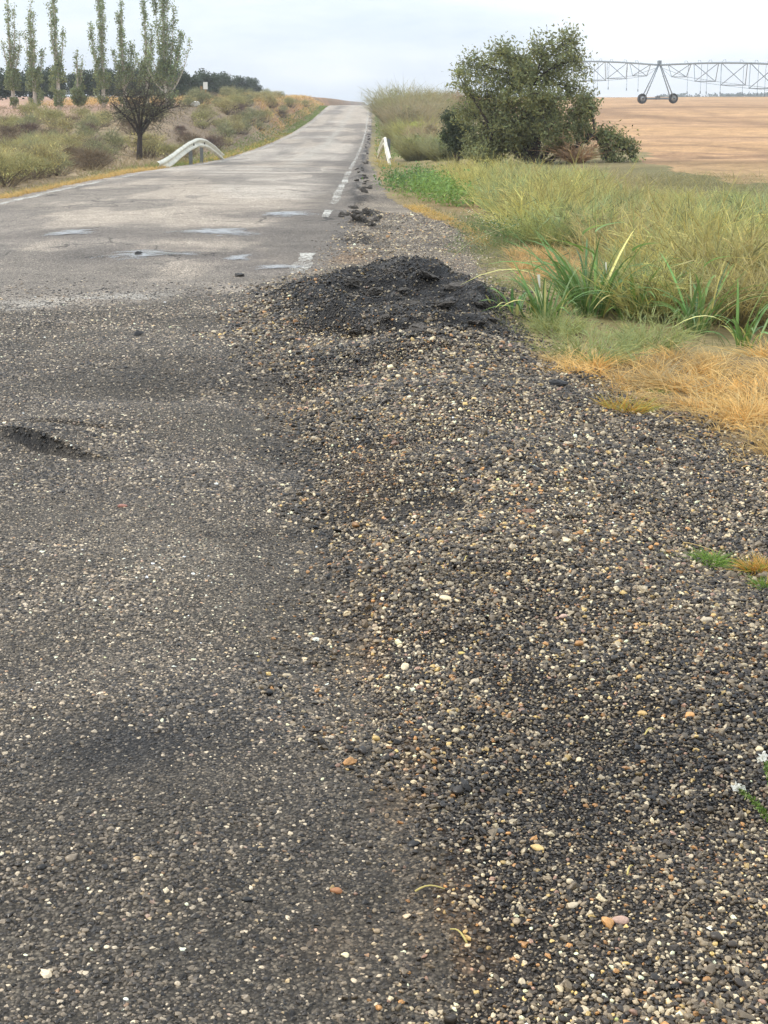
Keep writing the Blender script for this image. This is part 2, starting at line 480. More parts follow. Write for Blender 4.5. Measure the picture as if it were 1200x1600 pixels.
M['shoulder'] = ground_mat('shoulder_gravel', 95, .85, (.8, 6, 60), (.18, .2, .2), bump=.9, bdist=.008)
M['bitumen'] = ground_mat('bitumen_crumb', 70, .62, (3, 14, 90), (.25, .3, .3), bump=1.0, bdist=.02)

# ------------------------------------------------------------------ what colour lies where (stains, binder, soil, some painted shade)
A = lambda px, py: at(px, py)
_stain_shade = []            # x, y, sx, sy, rot, amount: fresh black binder and painted shade (+) or bleached / dusty (-)
for px, py, sx, sy, rot, am in [
        (60, 665, .24, .10, -.2, .3), (70, 702, .22, .018, -.66, .8), (230, 1150, .16, .12, .4, .38), (90, 1185, .16, .12, .2, .38), (340, 1105, .14, .14, .5, .38), (425, 1035, .11, .16, .5, .42), (480, 950, .10, .22, .3, .5), (505, 840, .10, .4, .15, .55), (20, 1290, .12, .1, 0, .2), (540, 660, .1, .5, .1, .35),  # the thin second entry paints the pothole groove's dark recess over the binder
        (455, 720, .10, .3, .3, .45), (600, 535, .34, .09, .16, .7), (765, 490, .17, .5, .15, 1.1), (640, 425, .5, .3, 0, .45), (520, 560, .12, .25, .5, .8), (700, 445, .2, .3, 0, .6),  # the strongest entry paints shade on the hump's right flank, over black tar
        (300, 600, .4, .3, 0, .25), (350, 1480, .3, .2, 0, .15), (900, 720, .3, .3, 0, .35), (850, 605, .22, .2, 0, .8),
        (1120, 1150, .16, .2, 0, .2), (800, 1010, .15, .15, 0, .25), (600, 1400, .2, .3, 0, .15), (880, 1230, .2, .12, .2, .2),
        (300, 880, .5, .5, 0, -.35), (660, 800, .18, .12, .1, -.4), (1100, 980, .2, .15, 0, -.55), (300, 520, .6, .5, 0, -.15), (720, 620, .3, .35, 0, -.3),
        (1050, 1560, .25, .2, 0, -.35), (480, 590, .1, .1, 0, -.3), (1180, 1450, .2, .3, 0, -.2), (960, 1400, .3, .2, 0, -.1)]:
    p = A(px, py); _stain_shade.append((p.x, p.y, sx, sy, rot, am))
_soil = []
for px, py, sx, sy, am in [(620, 1260, .035, .07, .8), (560, 1010, .05, .3, .35), (660, 1380, .05, .12, .3), (640, 1180, .03, .1, .4), (560, 740, .1, .3, .2), (545, 405, .18, .35, .7), (700, 1480, .06, .1, .25), (520, 1480, .06, .08, .3), (430, 640, .15, .2, .25)]:
    p = A(px, py); _soil.append((p.x, p.y, sx, sy, am))
WET = [(A(px, py).x, A(px, py).y, a * .9, b * .9) for px, py, a, b in [(232, 397, .6, .6), (108, 364, .4, .5), (440, 333, .7, .7), (335, 362, .6, .6), (371, 403, .25, .45), (425, 418, .35, .35)]]
def dark_at(x, y):
    v = 0
    for cx, cy, sx, sy, rot, am in _stain_shade:
        v = v + am * gau(x, y, cx, cy, sx, sy, rot)
    v = v * (1 + 1.3 * fbm(x * 5, y * 5, 3)) + .26 * fbm(x * 1.6 + 5, y * 1.2, 5)
    return np.clip(v, -.8, 1)
def soil_at(x, y):
    v = 0
    for cx, cy, sx, sy, am in _soil:
        v = v + am * gau(x, y, cx, cy, sx, sy)
    return np.clip(v * (.7 + 1.0 * (fbm(x * 6, y * 6, 3) + .3)), 0, 1)
def mixc(a, b, t):
    return a * (1 - t[..., None]) + np.asarray(b) * t[..., None]
# near patch of dark rough asphalt stops at this distance (wavy across the road)
def patch_edge(x):
    return np.interp(x, [-6, -2.8, -1.5, -.8, 0], [9.6, 10.5, 11.3, 12.2, 12.6]) + .25 * fbm(x * 1.3, x * 0 + 2, 3)
def road_col(x, y):
    old = np.array(lin(202, 186, 166))
    c = np.broadcast_to(old, x.shape + (3,)).copy()
    s = x - _xr(y)
    b = fbm(x * .55, y * .12 + 3, 4)
    c = mixc(c, lin(162, 150, 136), sst(.0, .2, b))
    c = mixc(c, lin(216, 203, 186), sst(.03, .26, fbm(x * .4 + 9, y * .10 + 7, 4)) * .7)
    c = mixc(c, lin(128, 120, 110), sst(.12, .2, fbm(x * .9 + 50, y * .22 + 3, 5)) * (1 - sst(50, 110, y)) * .55)
    # pale mended band up the middle
    c = mixc(c, lin(208, 198, 182), .65 * np.exp(-((s + 2.05 + .25 * fbm(y * .1, y * 0, 2)) / .28) ** 2) * sst(30, 60, y))
    c = mixc(c, lin(136, 129, 119), .35 * np.exp(-((s + 3.6) / .35) ** 2) * sst(20, 40, y))
    rag = .35 * fbm(x * 2, y * 2, 3)
    c = mixc(c, lin(112, 103, 93), sst(-.9, -.1, s + rag) * (1 - sst(70, 130, y)) * .7)
    # damp dark bands across
    c = mixc(c, lin(134, 124, 112), sst(.08, .3, fbm(x * .3 + 30, y * .7, 4)) * (1 - sst(40, 80, y)) * .55)
    nr = 1 - sst(-.3, .45, y - patch_edge(x) + .5 * fbm(x * 2.5, y * 2.5, 4))
    dk = dark_at(x, y)
    c = mixc(c, lin(80, 74, 68), rubble(x, y) * .9)
    for qx, qy, qa, qb in WET:
        c = mixc(c, lin(126, 116, 106), np.clip(1.3 * gau(x, y, qx, qy, qa, qb) * (1 + 1.2 * fbm(x * 3, y * 3, 3)), 0, .75))
    near = mixc(np.broadcast_to(np.array(lin(92, 84, 72)), x.shape + (3,)), lin(38, 37, 37), np.clip(dk, 0, 1))
    near = mixc(near, lin(150, 140, 124), np.clip(-dk, 0, 1))
    near = mixc(near, lin(124, 106, 84), soil_at(x, y) * .7)
    lip = np.exp(-((y - patch_edge(x) - .3) / .3) ** 2) * sst(-.9, -1.6, x) * sst(-.15, .2, fbm(x * 1.5, y * 2, 3))
    c = mixc(c, lin(196, 190, 178), lip * .6)
    return c * (1 - nr[..., None]) + near * nr[..., None]
def shoulder_col(x, y):
    c = np.broadcast_to(np.array(lin(146, 133, 117)), x.shape + (3,)).copy()
    far = sst(12.3, 13.5, y)
    dk = dark_at(x, y)
    c2 = mixc(np.broadcast_to(np.array(lin(36, 31, 27)), x.shape + (3,)), lin(24, 23, 23), np.clip(dk, 0, 1))
    c2 = mixc(c2, lin(110, 102, 92), np.clip(-dk, 0, 1))
    c = mixc(c, lin(178, 163, 142), far * sst(-.1, .3, fbm(x * 1.5, y * .8, 4)) * .7)
    c = mixc(c, lin(116, 106, 96), sst(.05, .3, fbm(x * 2.2 + 4, y * 1.1, 4)) * .6)
    c = c2 * (1 - far[..., None]) + c * far[..., None]
    c = mixc(c, lin(74, 68, 63), rubble(x, y) * .9)
    return mixc(c, lin(172, 140, 106), soil_at(x, y))
def ground_col(x, y):
    c = np.broadcast_to(np.array(lin(138, 122, 92)), x.shape + (3,)).copy()
    n1 = fbm(x * .12, y * .12, 4)
    left = x < _xr(y) - 2
    u = -(x - _xr(y) + ROAD_W)
    # left slope: brown-mauve bare soil between the shrubs; the plateau is pinkish tilled earth
    cl = mixc(np.broadcast_to(np.array(lin(150, 130, 102)), x.shape + (3,)), lin(126, 108, 88), sst(-.1, .25, n1))
    cl = mixc(cl, lin(176, 142, 120), sst(80, 96, y) * sst(8, 12, u + y * .02))
    red = sst(108, 122, y) * (1 - sst(16, 26, u)) * sst(.6, 1.6, u)
    cl = mixc(cl, mixc(np.broadcast_to(np.array(lin(162, 122, 86)), x.shape + (3,)), lin(118, 98, 66), sst(-.05, .25, fbm(x * .5, y * .25, 4))), red)
    cl = mixc(cl, lin(118, 110, 66), (1 - sst(.2, 1.8, u)) * .7)
    # right verge
    cr_ = mixc(np.broadcast_to(np.array(lin(134, 120, 82)), x.shape + (3,)), lin(104, 98, 62), sst(-.1, .3, n1))
    cr_ = mixc(cr_, lin(158, 112, 82), gau(x, y, 2.2, 34, 1.6, 3.5))
    cr_ = mixc(cr_, lin(118, 98, 66), sst(5.5, 6.2, y) * (1 - sst(8.6, 9.4, y)))
    cr_ = mixc(cr_, lin(150, 112, 80), gau(x, y, 1.7, 24, .8, 2.0) * .8)
    return np.where(left[..., None], cl, cr_)
def field_col(x, y):
    c = np.broadcast_to(np.array(lin(180, 143, 106)), x.shape + (3,)).copy()
    c = mixc(c, lin(150, 116, 82), sst(-.05, .25, fbm(x * .06, y * .3, 5)) * .8)
    c = mixc(c, lin(184, 146, 104), sst(.0, .25, fbm(x * .03 + 8, y * .2, 4)) * .7)
    for cx, cy, rx, ry in ((A(1012, 243).x, A(1012, 243).y, 1.5, 2.6), (A(1120, 246).x, A(1120, 246).y, 1.5, 2.6), (A(1066, 236).x, A(1066, 236).y, 2.6, 5), (33, 110, 16, 40)):       # turning tracks of the wheels
        e = np.sqrt(((x - cx) / rx) ** 2 + ((y - cy) / ry) ** 2) + .1 * fbm(x * .4, y * .2, 3)
        c = mixc(c, lin(132, 102, 74), np.exp(-((e - 1) / .12) ** 2) * .8)
    for k_ in range(3):
        e = x - (9 + 9 * k_) - .11 * (y - 60) + .8 * fbm(y * .05, y * 0 + k_, 3)
        c = mixc(c, lin(138, 106, 78), np.exp(-(e / .5) ** 2) * .6)
    return mixc(c, lin(134, 116, 74), (1 - sst(33, 44, y + 3 * fbm(x * .2, y * .2, 3))) * .6)

# ------------------------------------------------------------------ one heightfield, cut into road, shoulder, heave, field and ground
def geo(a, b, first, grow):
    o = [a]; st = first
    while o[-1] < b:
        o.append(o[-1] + st); st *= grow
    return o
scol = np.array(sorted(set(np.round(
    [-v for v in geo(5.85, 1350, .25, 1.085)] + list(np.arange(-5.75, -2.8, .1)) + list(np.arange(-2.8, 3.2, .03)) + list(np.arange(3.2, 7, .12)) + geo(7, 1350, .15, 1.05), 4))))
yrow = np.array(sorted(set(np.round(list(np.arange(-60, -4, 4)) + list(np.arange(-4, 1.5, .2)) + list(np.arange(1.5, 13.6, .03)) + list(np.arange(13.6, 27, .1)) + geo(27, 1400, .25, 1.016), 4))))
SS, YY = np.meshgrid(scol, yrow)
XX = SS + _xr(YY)
ZZ = H(XX, YY)
nc = len(scol)
ii = (np.arange(len(yrow) - 1)[:, None] * nc + np.arange(nc - 1)[None, :])
QF = np.stack([ii, ii + 1, ii + 1 + nc, ii + nc], -1).reshape(-1, 4)
PX, PY, PZ = XX.ravel(), YY.ravel(), ZZ.ravel()
fx = PX[QF].mean(1); fy = PY[QF].mean(1); fs = SS.ravel()[QF].mean(1)
is_road = (fs > -ROAD_W - .38 + .1 * fbm(fy * .5, fy * 0 + 1.7, 3)) & (fx < rd_edge(fy)) & (fy < 330) & (fy > -60)
nz = fbm(fx * 2.2, fy * 2.2, 3)
is_heave = (heave_h(fx, fy) > .075 + .05 * nz) & (fy > 8) & (fy < 14)
is_road &= ~is_heave
is_sh = ~is_road & ~is_heave & (fs > -3) & (fx < sh_edge(fy) + .16 * fbm(fx * 3, fy * 3, 3)) & (fy < 330)
is_field = ~is_road & ~is_heave & ~is_sh & (fx > 7.5 + 1.5 * fbm(fy * .15, fy * 0 + 6, 3) - .0 * fy + np.clip((fy - 60) * .03, 0, 4)) & (fy > 31.5 + 2 * fbm(fx * .2, fx * 0, 3)) & (fy < 420)
def carve(mask, name, mat, colf, smooth=True):
    q = QF[mask]
    u, inv = np.unique(q, return_inverse=True)
    mb = MB()
    V = np.stack([PX[u], PY[u], PZ[u]], 1)
    mb.add(V, inv.reshape(-1, 4), col=colf(V[:, 0], V[:, 1]))
    return mb.build(name, mat, None, smooth)
def heave_col(x, y):
    c = mixc(shoulder_col(x, y), lin(50, 47, 45), np.full(x.shape, .6))
    c = mixc(c, lin(112, 107, 101), sst(.08, .26, fbm(x * 3, y * 7, 4)) * .75)
    return mixc(c, lin(98, 92, 84), (1 - sst(.05, .13, heave_h(x, y))) * .5)
tag(carve(is_road, 'road', M['road'], road_col), kind='structure')
tag(carve(is_sh, 'road_shoulder', M['shoulder'], shoulder_col), kind='structure')
tag(carve(is_field, 'field', M['stubble'], field_col), kind='structure')
tag(carve(~is_road & ~is_sh & ~is_heave & ~is_field, 'ground', M['soil'], ground_col), kind='structure')
heave = tag(carve(is_heave, 'asphalt_heave', M['bitumen'], heave_col), 'black crumbling hump of asphalt pushed up at the right road edge', 'asphalt hump')

# ------------------------------------------------------------------ loose gravel and embedded chips: individual stones (nobody could count them)
def stone_points():
    P = []
    y = 1.55
    while y < 21:
        sp = np.interp(y, [1.5, 3, 6, 9, 13], [.0076, .0080, .0098, .0130, .018]) * (1 + max(0, y - 13) * .09)
        hw = min(.27 * y + .85, 4.8)
        x = np.arange(-hw, hw, sp)
        P.append(np.stack([x + rng.uniform(-.5, .5, len(x)) * sp, np.full(len(x), y) + rng.uniform(-.5, .5, len(x)) * sp], 1))
        y += sp
    P = np.concatenate(P)
    return P
P = stone_points()
x, y = P[:, 0], P[:, 1]
gv = sst(-.30, .24, x - rd_edge(y) + .22 * fbm(x * 2.5, y * 2.5, 4))
gv = np.where(rng.random(len(x)) < gv, 1.0, 0.0)          # 1 = loose gravel, 0 = chips set in the road
beyond = (x > sh_edge(y) + .10 + .14 * fbm(x * 3, y * 3, 3))
hv = np.clip(heave_h(x, y) / .12, 0, 1)
dk = dark_at(x, y); so = soil_at(x, y)
onpatch = y < patch_edge(x) - .1 + .35 * fbm(x * 4, y * 4, 3)
smoothfrag = gau(x, y, *[A(655, 800).x, A(655, 800).y], .14, .10) > .45
keepp = np.where(gv > .5, .97, .88 + .4 * fbm(x * 3, y * 3, 3)) * (1 - .85 * so) * np.where(smoothfrag, .35, 1) * (1 - .6 * hv * (y > 8.9)) * (1 - .35 * np.clip(dk, 0, 1))
keepp = keepp * np.where((y > 12.4) & (gv > .5), .55, 1)
keep = (rng.random(len(x)) < keepp) & ~(beyond & (rng.random(len(x)) > .75 * np.exp(-np.maximum(0, x - sh_edge(y) - .05) / .13))) & ((gv > .5) | onpatch | (rng.random(len(x)) < .45 * np.exp(-np.maximum(0, y - patch_edge(x)) / .7))) & (x < 2.3)
x, y, gv, hv, dk, so = [a[keep] for a in (x, y, gv, hv, dk, so)]
n = len(x)
spc = np.interp(y, [1.5, 3, 6, 9, 13], [.0076, .0080, .0098, .0130, .018]) * (1 + np.maximum(0, y - 13) * .06)
size = spc * .55 * np.exp(.30 * rng.standard_normal(n)) * np.where(gv > .5, 1.0, .75) * (1 - .22 * hv) * (1 - .32 * sst(12.2, 13.4, y))
big = rng.random(n) < np.where(gv > .5, .012, .003)
size = np.where(big, size * rng.uniform(1.4, 2.1, n), size)
size = size * np.exp(.55 * fbm(x * 2.3 + 11, y * 2.3, 4))
size = np.clip(size, .0024, .019)
sc = np.stack([size * rng.uniform(.9, 1.3, n), size * rng.uniform(.7, 1.0, n), size * rng.uniform(.45, .8, n)], 1)
eps = .012
HS = H
z = HS(x, y)
gx = (HS(x + eps, y) - z) / eps; gy = (HS(x, y + eps) - z) / eps
tilt = np.where(gv > .5, .38, .16)
rot = np.stack([np.arctan(gy) + tilt * rng.standard_normal(n), -np.arctan(gx) + tilt * rng.standard_normal(n), rng.uniform(0, 6.283, n)], 1)
zoff = np.where(gv > .5, sc[:, 2] * rng.uniform(-.2, .95, n), sc[:, 2] * rng.uniform(-.6, .12, n)) + hv * .006 - .5 * sc[:, 2] * sst(12.2, 13.4, y)
pal = lina([(66, 58, 49), (104, 93, 78), (132, 119, 100), (158, 143, 121), (204, 190, 165), (232, 216, 184), (184, 142, 94), (174, 142, 124), (44, 39, 33), (206, 180, 124)]) * np.array([1.02, .985, .91])
wg = np.array([.27, .25, .17, .10, .075, .036, .030, .014, .11, .025]); wg /= wg.sum()
wr_ = np.array([.27, .30, .22, .11, .045, .014, .006, .004, .08, .010]); wr_ /= wr_.sum()
ka = rng.choice(len(pal), n, p=wg); kb = rng.choice(len(pal), n, p=wr_)
far_ = sst(12, 13.2, y)
colr = pal[np.where(gv > .5, ka, kb)] * np.exp(.24 * rng.standard_normal(n) + .5 * fbm(x * 1.3 + 40, y * 1.1, 4) - .14)[:, None]
colr = np.where((gv < .5)[:, None], (colr * .55 + colr.mean(1, keepdims=True) * .45) * np.array([1.15, 1.06, .93]), colr)
colr = colr * (1 - .12 * far_)[:, None] + np.array(lin(150, 138, 120)) * (.3 * far_)[:, None]
d_ = np.clip(dk + .55 * hv * (y > 8.9), 0, 1)
coat = rng.random(n) < d_ * .8
colr = np.where(coat[:, None], colr * .28 + .006, colr * (1 - .35 * d_[:, None]))
colr = np.where((dk < 0)[:, None], colr * (1 - .45 * np.minimum(dk, 0))[:, None], colr)
colr = 1.12 * np.power(np.maximum(colr, 0), 1.14)
colr = mixc(colr, colr * np.array([1.2, 1.0, .78]), np.clip(so * 1.2, 0, 1))
me = bpy.data.meshes.new('gravel')
me.vertices.add(n)
me.vertices.foreach_set('co', np.stack([x, y, z + zoff], 1).astype(np.float32).ravel())
for nm, arr in (('rot', rot), ('scl', sc)):
    a = me.attributes.new(nm, 'FLOAT_VECTOR', 'POINT'); a.data.foreach_set('vector', arr.astype(np.float32).ravel())
a = me.attributes.new('col', 'FLOAT_COLOR', 'POINT')
a.data.foreach_set('color', np.concatenate([np.clip(colr, 0, .9), np.ones((n, 1))], 1).astype(np.float32).ravel())
a = me.attributes.new('pick', 'INT', 'POINT'); a.data.foreach_set('value', rng.integers(0, 6, n).astype(np.int32))
me.materials.append(M['stone'])
gravel = bpy.data.objects.new('gravel', me); C.objects.link(gravel)
tag(gravel, 'loose mixed grey and tan gravel chips strewn over the broken road edge', 'gravel', kind='stuff')
ng = bpy.data.node_groups.new('gravel_scatter', 'GeometryNodeTree')
ng.interface.new_socket(name='Geometry', in_out='INPUT', socket_type='NodeSocketGeometry')
ng.interface.new_socket(name='Geometry', in_out='OUTPUT', socket_type='NodeSocketGeometry')
gi = N(ng, 'NodeGroupInput'); go = N(ng, 'NodeGroupOutput')
iop = N(ng, 'GeometryNodeInstanceOnPoints')
join = N(ng, 'GeometryNodeJoinGeometry')
gl = ng.links.new
for k in range(6):
    ic = N(ng, 'GeometryNodeMeshIcoSphere'); ic.inputs['Subdivisions'].default_value = 2
    ps = N(ng, 'GeometryNodeInputPosition')
    ad = N(ng, 'ShaderNodeVectorMath', operation='ADD'); ad.inputs[1].default_value = (k * 13.1, k * 7.7, k * 3.3)
    tn = N(ng, 'ShaderNodeTexNoise'); tn.inputs['Scale'].default_value = .8; tn.inputs['Detail'].default_value = 1.5
    sb = N(ng, 'ShaderNodeVectorMath', operation='SUBTRACT'); sb.inputs[1].default_value = (.5, .5, .5)
    sl = N(ng, 'ShaderNodeVectorMath', operation='SCALE'); sl.inputs['Scale'].default_value = 1.5 if k % 2 else 2.3
    sp_ = N(ng, 'GeometryNodeSetPosition')
    sm = N(ng, 'GeometryNodeSetShadeSmooth'); sm.inputs['Shade Smooth'].default_value = bool(k % 2)
    mt = N(ng, 'GeometryNodeSetMaterial'); mt.inputs['Material'].default_value = M['stone']
    g2i = N(ng, 'GeometryNodeGeometryToInstance')
    gl(ps.outputs[0], ad.inputs[0]); gl(ad.outputs[0], tn.inputs['Vector']); gl(tn.outputs['Color'], sb.inputs[0])
    gl(sb.outputs[0], sl.inputs[0]); gl(sl.outputs[0], sp_.inputs['Offset']); gl(ic.outputs[0], sp_.inputs['Geometry'])
    gl(sp_.outputs[0], sm.inputs[0]); gl(sm.outputs[0], mt.inputs['Geometry']); gl(mt.outputs[0], g2i.inputs[0])
    gl(g2i.outputs[0], join.inputs[0])
def named(name, typ):
    a = N(ng, 'GeometryNodeInputNamedAttribute', data_type=typ); a.inputs['Name'].default_value = name
    return a.outputs['Attribute']
e2r = N(ng, 'FunctionNodeEulerToRotation')
gl(named('rot', 'FLOAT_VECTOR'), e2r.inputs[0])
gl(gi.outputs[0], iop.inputs['Points']); gl(join.outputs[0], iop.inputs['Instance'])
iop.inputs['Pick Instance'].default_value = True
gl(named('pick', 'INT'), iop.inputs['Instance Index'])
gl(e2r.outputs[0], iop.inputs['Rotation']); gl(named('scl', 'FLOAT_VECTOR'), iop.inputs['Scale'])
gl(iop.outputs[0], go.inputs[0])
mod = gravel.modifiers.new('scatter', 'NODES'); mod.node_group = ng
print('stones', n)

# ------------------------------------------------------------------ painted edge lines and puddles (sheets a few mm above the road)
def line_mat():
    m, t, b, o = new_mat('worn_white_paint')
    pos = N(t, 'ShaderNodeNewGeometry').outputs['Position']
    n1 = noise_node(t, pos, 1.1, 3); n2 = noise_node(t, pos, 24, 4, .7)
    b.inputs['Base Color'].default_value = (*lin(226, 222, 210), 1)
    b.inputs['Roughness'].default_value = .7
    ad = N(t, 'ShaderNodeMath', operation='MULTIPLY_ADD'); ad.inputs[1].default_value = .55
    t.links.new(n1.outputs[0], ad.inputs[0]); t.links.new(n2.outputs[0], ad.inputs[2])
    al = mrange(t, ad.outputs[0], .70, .96, 0, .95)
    sc_ = N(t, 'ShaderNodeMath', operation='MULTIPLY'); sc_.inputs[1].default_value = .97
    t.links.new(al, sc_.inputs[0])
    tr = N(t, 'ShaderNodeBsdfTransparent'); mx = N(t, 'ShaderNodeMixShader')
    t.links.new(sc_.outputs[0], mx.inputs[0]); t.links.new(tr.outputs[0], mx.inputs[1]); t.links.new(b.outputs[0], mx.inputs[2]); t.links.new(mx.outputs[0], o.inputs[0])
    return m
M['line'] = line_mat()
def edge_line(segs, s0, wdt):
    mb = MB()
    for y0, y1, wl0, wl1 in segs:
        st = .25 if y0 > 20 else .06
        yy = np.arange(y0, y1 + st, st)
        ww = np.interp(yy, [y0, y1], [wl0, wl1]) * (1 + .5 * fbm(yy * 3, yy * 0, 3))
        of = .02 * fbm(yy * .7, yy * 0 + 4, 2)
        cols_ = []
        for q in (-.5, -.17, .17, .5):
            xx = _xr(yy) + s0 + of + q * ww
            cols_.append(np.stack([xx, yy, H(xx, yy) + .006], 1))
        V = np.stack(cols_, 1).reshape(-1, 3)
        k = np.arange(len(yy) - 1)[:, None] * 4 + np.arange(3)[None]
        mb.add(V, np.stack([k, k + 1, k + 5, k + 4], -1).reshape(-1, 4))
    return tag(mb.build('edge_line', M['line'], None, True), kind='structure')
edge_line([(13.2, 14.9, .17, .16), (19.6, 21.0, .08, .11), (22.8, 60, .13, .10), (60, 325, .11, .12)], 0, .15)
edge_line([(8, 325, .13, .14)], -ROAD_W, .14)

def puddle_mat():
    m, t, b, o = new_mat('shallow_water')
    pos = N(t, 'ShaderNodeNewGeometry').outputs['Position']
    b.inputs['Base Color'].default_value = (*lin(150, 146, 140), 1)
    b.inputs['Roughness'].default_value = .16
    b.inputs['Specular IOR Level'].default_value = .6
    b.inputs['Coat Weight'].default_value = .2
    b.inputs['Coat Roughness'].default_value = .02
    ns_ = noise_node(t, pos, 7, 5, .65)
    sp = N(t, 'ShaderNodeSeparateColor'); t.links.new(attr_col(t), sp.inputs[0])
    ad = N(t, 'ShaderNodeMath', operation='MULTIPLY_ADD'); ad.inputs[1].default_value = 1.6
    t.links.new(ns_.outputs[0], ad.inputs[0]); t.links.new(sp.outputs[0], ad.inputs[2])
    tr = N(t, 'ShaderNodeBsdfTransparent'); mx = N(t, 'ShaderNodeMixShader')
    t.links.new(mrange(t, ad.outputs[0], .95, 1.6, 0, .8), mx.inputs[0])
    t.links.new(tr.outputs[0], mx.inputs[1]); t.links.new(b.outputs[0], mx.inputs[2]); t.links.new(mx.outputs[0], o.inputs[0])
    n = noise_node(t, pos, 9, 2)
    bp = N(t, 'ShaderNodeBump'); bp.inputs['Strength'].default_value = .03; bp.inputs['Distance'].default_value = .01
    t.links.new(n.outputs[0], bp.inputs['Height']); t.links.new(bp.outputs[0], b.inputs['Normal'])
    return m
M['water'] = puddle_mat()
def puddle(px, py, rx, ry, seed, label):
    p = A(px, py)
    th = np.linspace(0, 2 * math.pi, 90, endpoint=False)
    rr = 1 + .9 * fbm(np.cos(th) * 1.3 + seed * 3.1, np.sin(th) * 1.3 + seed, 3) + .25 * fbm(np.cos(th) * 6 + seed, np.sin(th) * 6, 2)
    rr = np.clip(rr, .3, 2)
    mb = MB()
    rx, ry = rx * 1.35, ry * 1.25
    px_ = rx * rr * np.cos(th); py_ = ry * rr * np.sin(th)
    zc = max(zat(p.x + a, p.y + b) for a, b in zip(px_[::6] * .8, py_[::6] * .8))
    rings = np.linspace(1, .05, 14)
    V = np.concatenate([np.stack([px_ * k, py_ * k, np.zeros(90)], 1) for k in rings] + [np.zeros((1, 3))])
    for k, r_ in enumerate(rings):           # film of water following the road, flat in its middle
        sl = slice(k * 90, k * 90 + 90)
        V[sl, 2] = H(V[sl, 0] + p.x, V[sl, 1] + p.y) + .003 + .006 * min(1, 3 * (1 - r_)) - p.z
    V[-1, 2] = H(np.array([p.x]), np.array([p.y]))[0] + .009 - p.z
    j = np.arange(90); k = (j + 1) % 90
    Q = np.concatenate([np.stack([a * 90 + j, a * 90 + k, a * 90 + 90 + k, a * 90 + 90 + j], 1)[:, ::-1] for a in range(13)])
    T = np.stack([13 * 90 + j, 13 * 90 + k, np.full(90, 14 * 90)], 1)
    mb.add(V, Q, T, col=np.repeat(np.append(1 - rings, 1)[np.minimum(np.arange(len(V)) // 90, 14)][:, None], 3, 1))
    o = mb.build('puddle', M['water'], None, True); o.location = p
    tag(o, label, 'puddle')
puddle(232, 397, .36, .42, 1, 'wide shallow puddle with a dark clod in it, in the left wheel track')
puddle(108, 364, .24, .35, 2, 'small pale puddle nearest the left edge line of the road')
puddle(440, 333, .38, .45, 3, 'long puddle reflecting sky, farthest up the road beside the broken edge')
puddle(335, 362, .40, .40, 4, 'thin wet film puddle in mid road between two brighter ones')
puddle(371, 403, .13, .30, 5, 'little bluish puddle left of the broken white line remnant')
puddle(425, 418, .20, .22, 6, 'thin puddle touching the cut off white line remnant')

# ------------------------------------------------------------------ clods, broken edge chunks, larger stones, straw
def lump(name, loc, size, seed, mat, rough=.3, flat=.7, facets=0, rz=None, col=(1, 1, 1), sink=.3, sub=2):
    V, F = rock(seed, sub, rough, flat, facets)
    mb = MB(); mb.add(V * np.asarray(size), None, F, col)
    o = mb.build(name, mat, None, facets == 0)
    o.location = (loc[0], loc[1], loc[2] + np.ravel(size)[-1] * flat * (1 - 2 * sink))
    o.rotation_euler = (0, 0, seed * 1.7 if rz is None else rz)
    return o
def stone_plain(name, rgb, rough=.5):
    return plain(name, lin(*rgb), rough, .22, 120, bump=.2)
M['chunk'] = plain('asphalt_chunk', lin(92, 86, 79), .85, .55, 60, bump=1.0)
cr_ = np.random.default_rng(12)
spots_ = [(cr_.normal(562, 15), cr_.normal(338, 9), cr_.uniform(.05, .13)) for _ in range(26)] + [(cr_.normal(566, 5), cr_.uniform(262, 304), cr_.uniform(.06, .13)) for _ in range(26)] + [(574 + cr_.normal(0, 2.5), cr_.uniform(205, 256), cr_.uniform(.08, .16)) for _ in range(16)]
for k, (px, py, s_) in enumerate(spots_):
    tag(lump('asphalt_chunk', A(px, py), (s_ * .62, s_ * .5, s_ * .42), 20 + k, M['chunk'], .8, .8, 9, sink=.45, sub=3), 'dark broken asphalt chunk on the crumbled right road edge', 'asphalt chunk', 'asphalt chunks along the broken road edge')
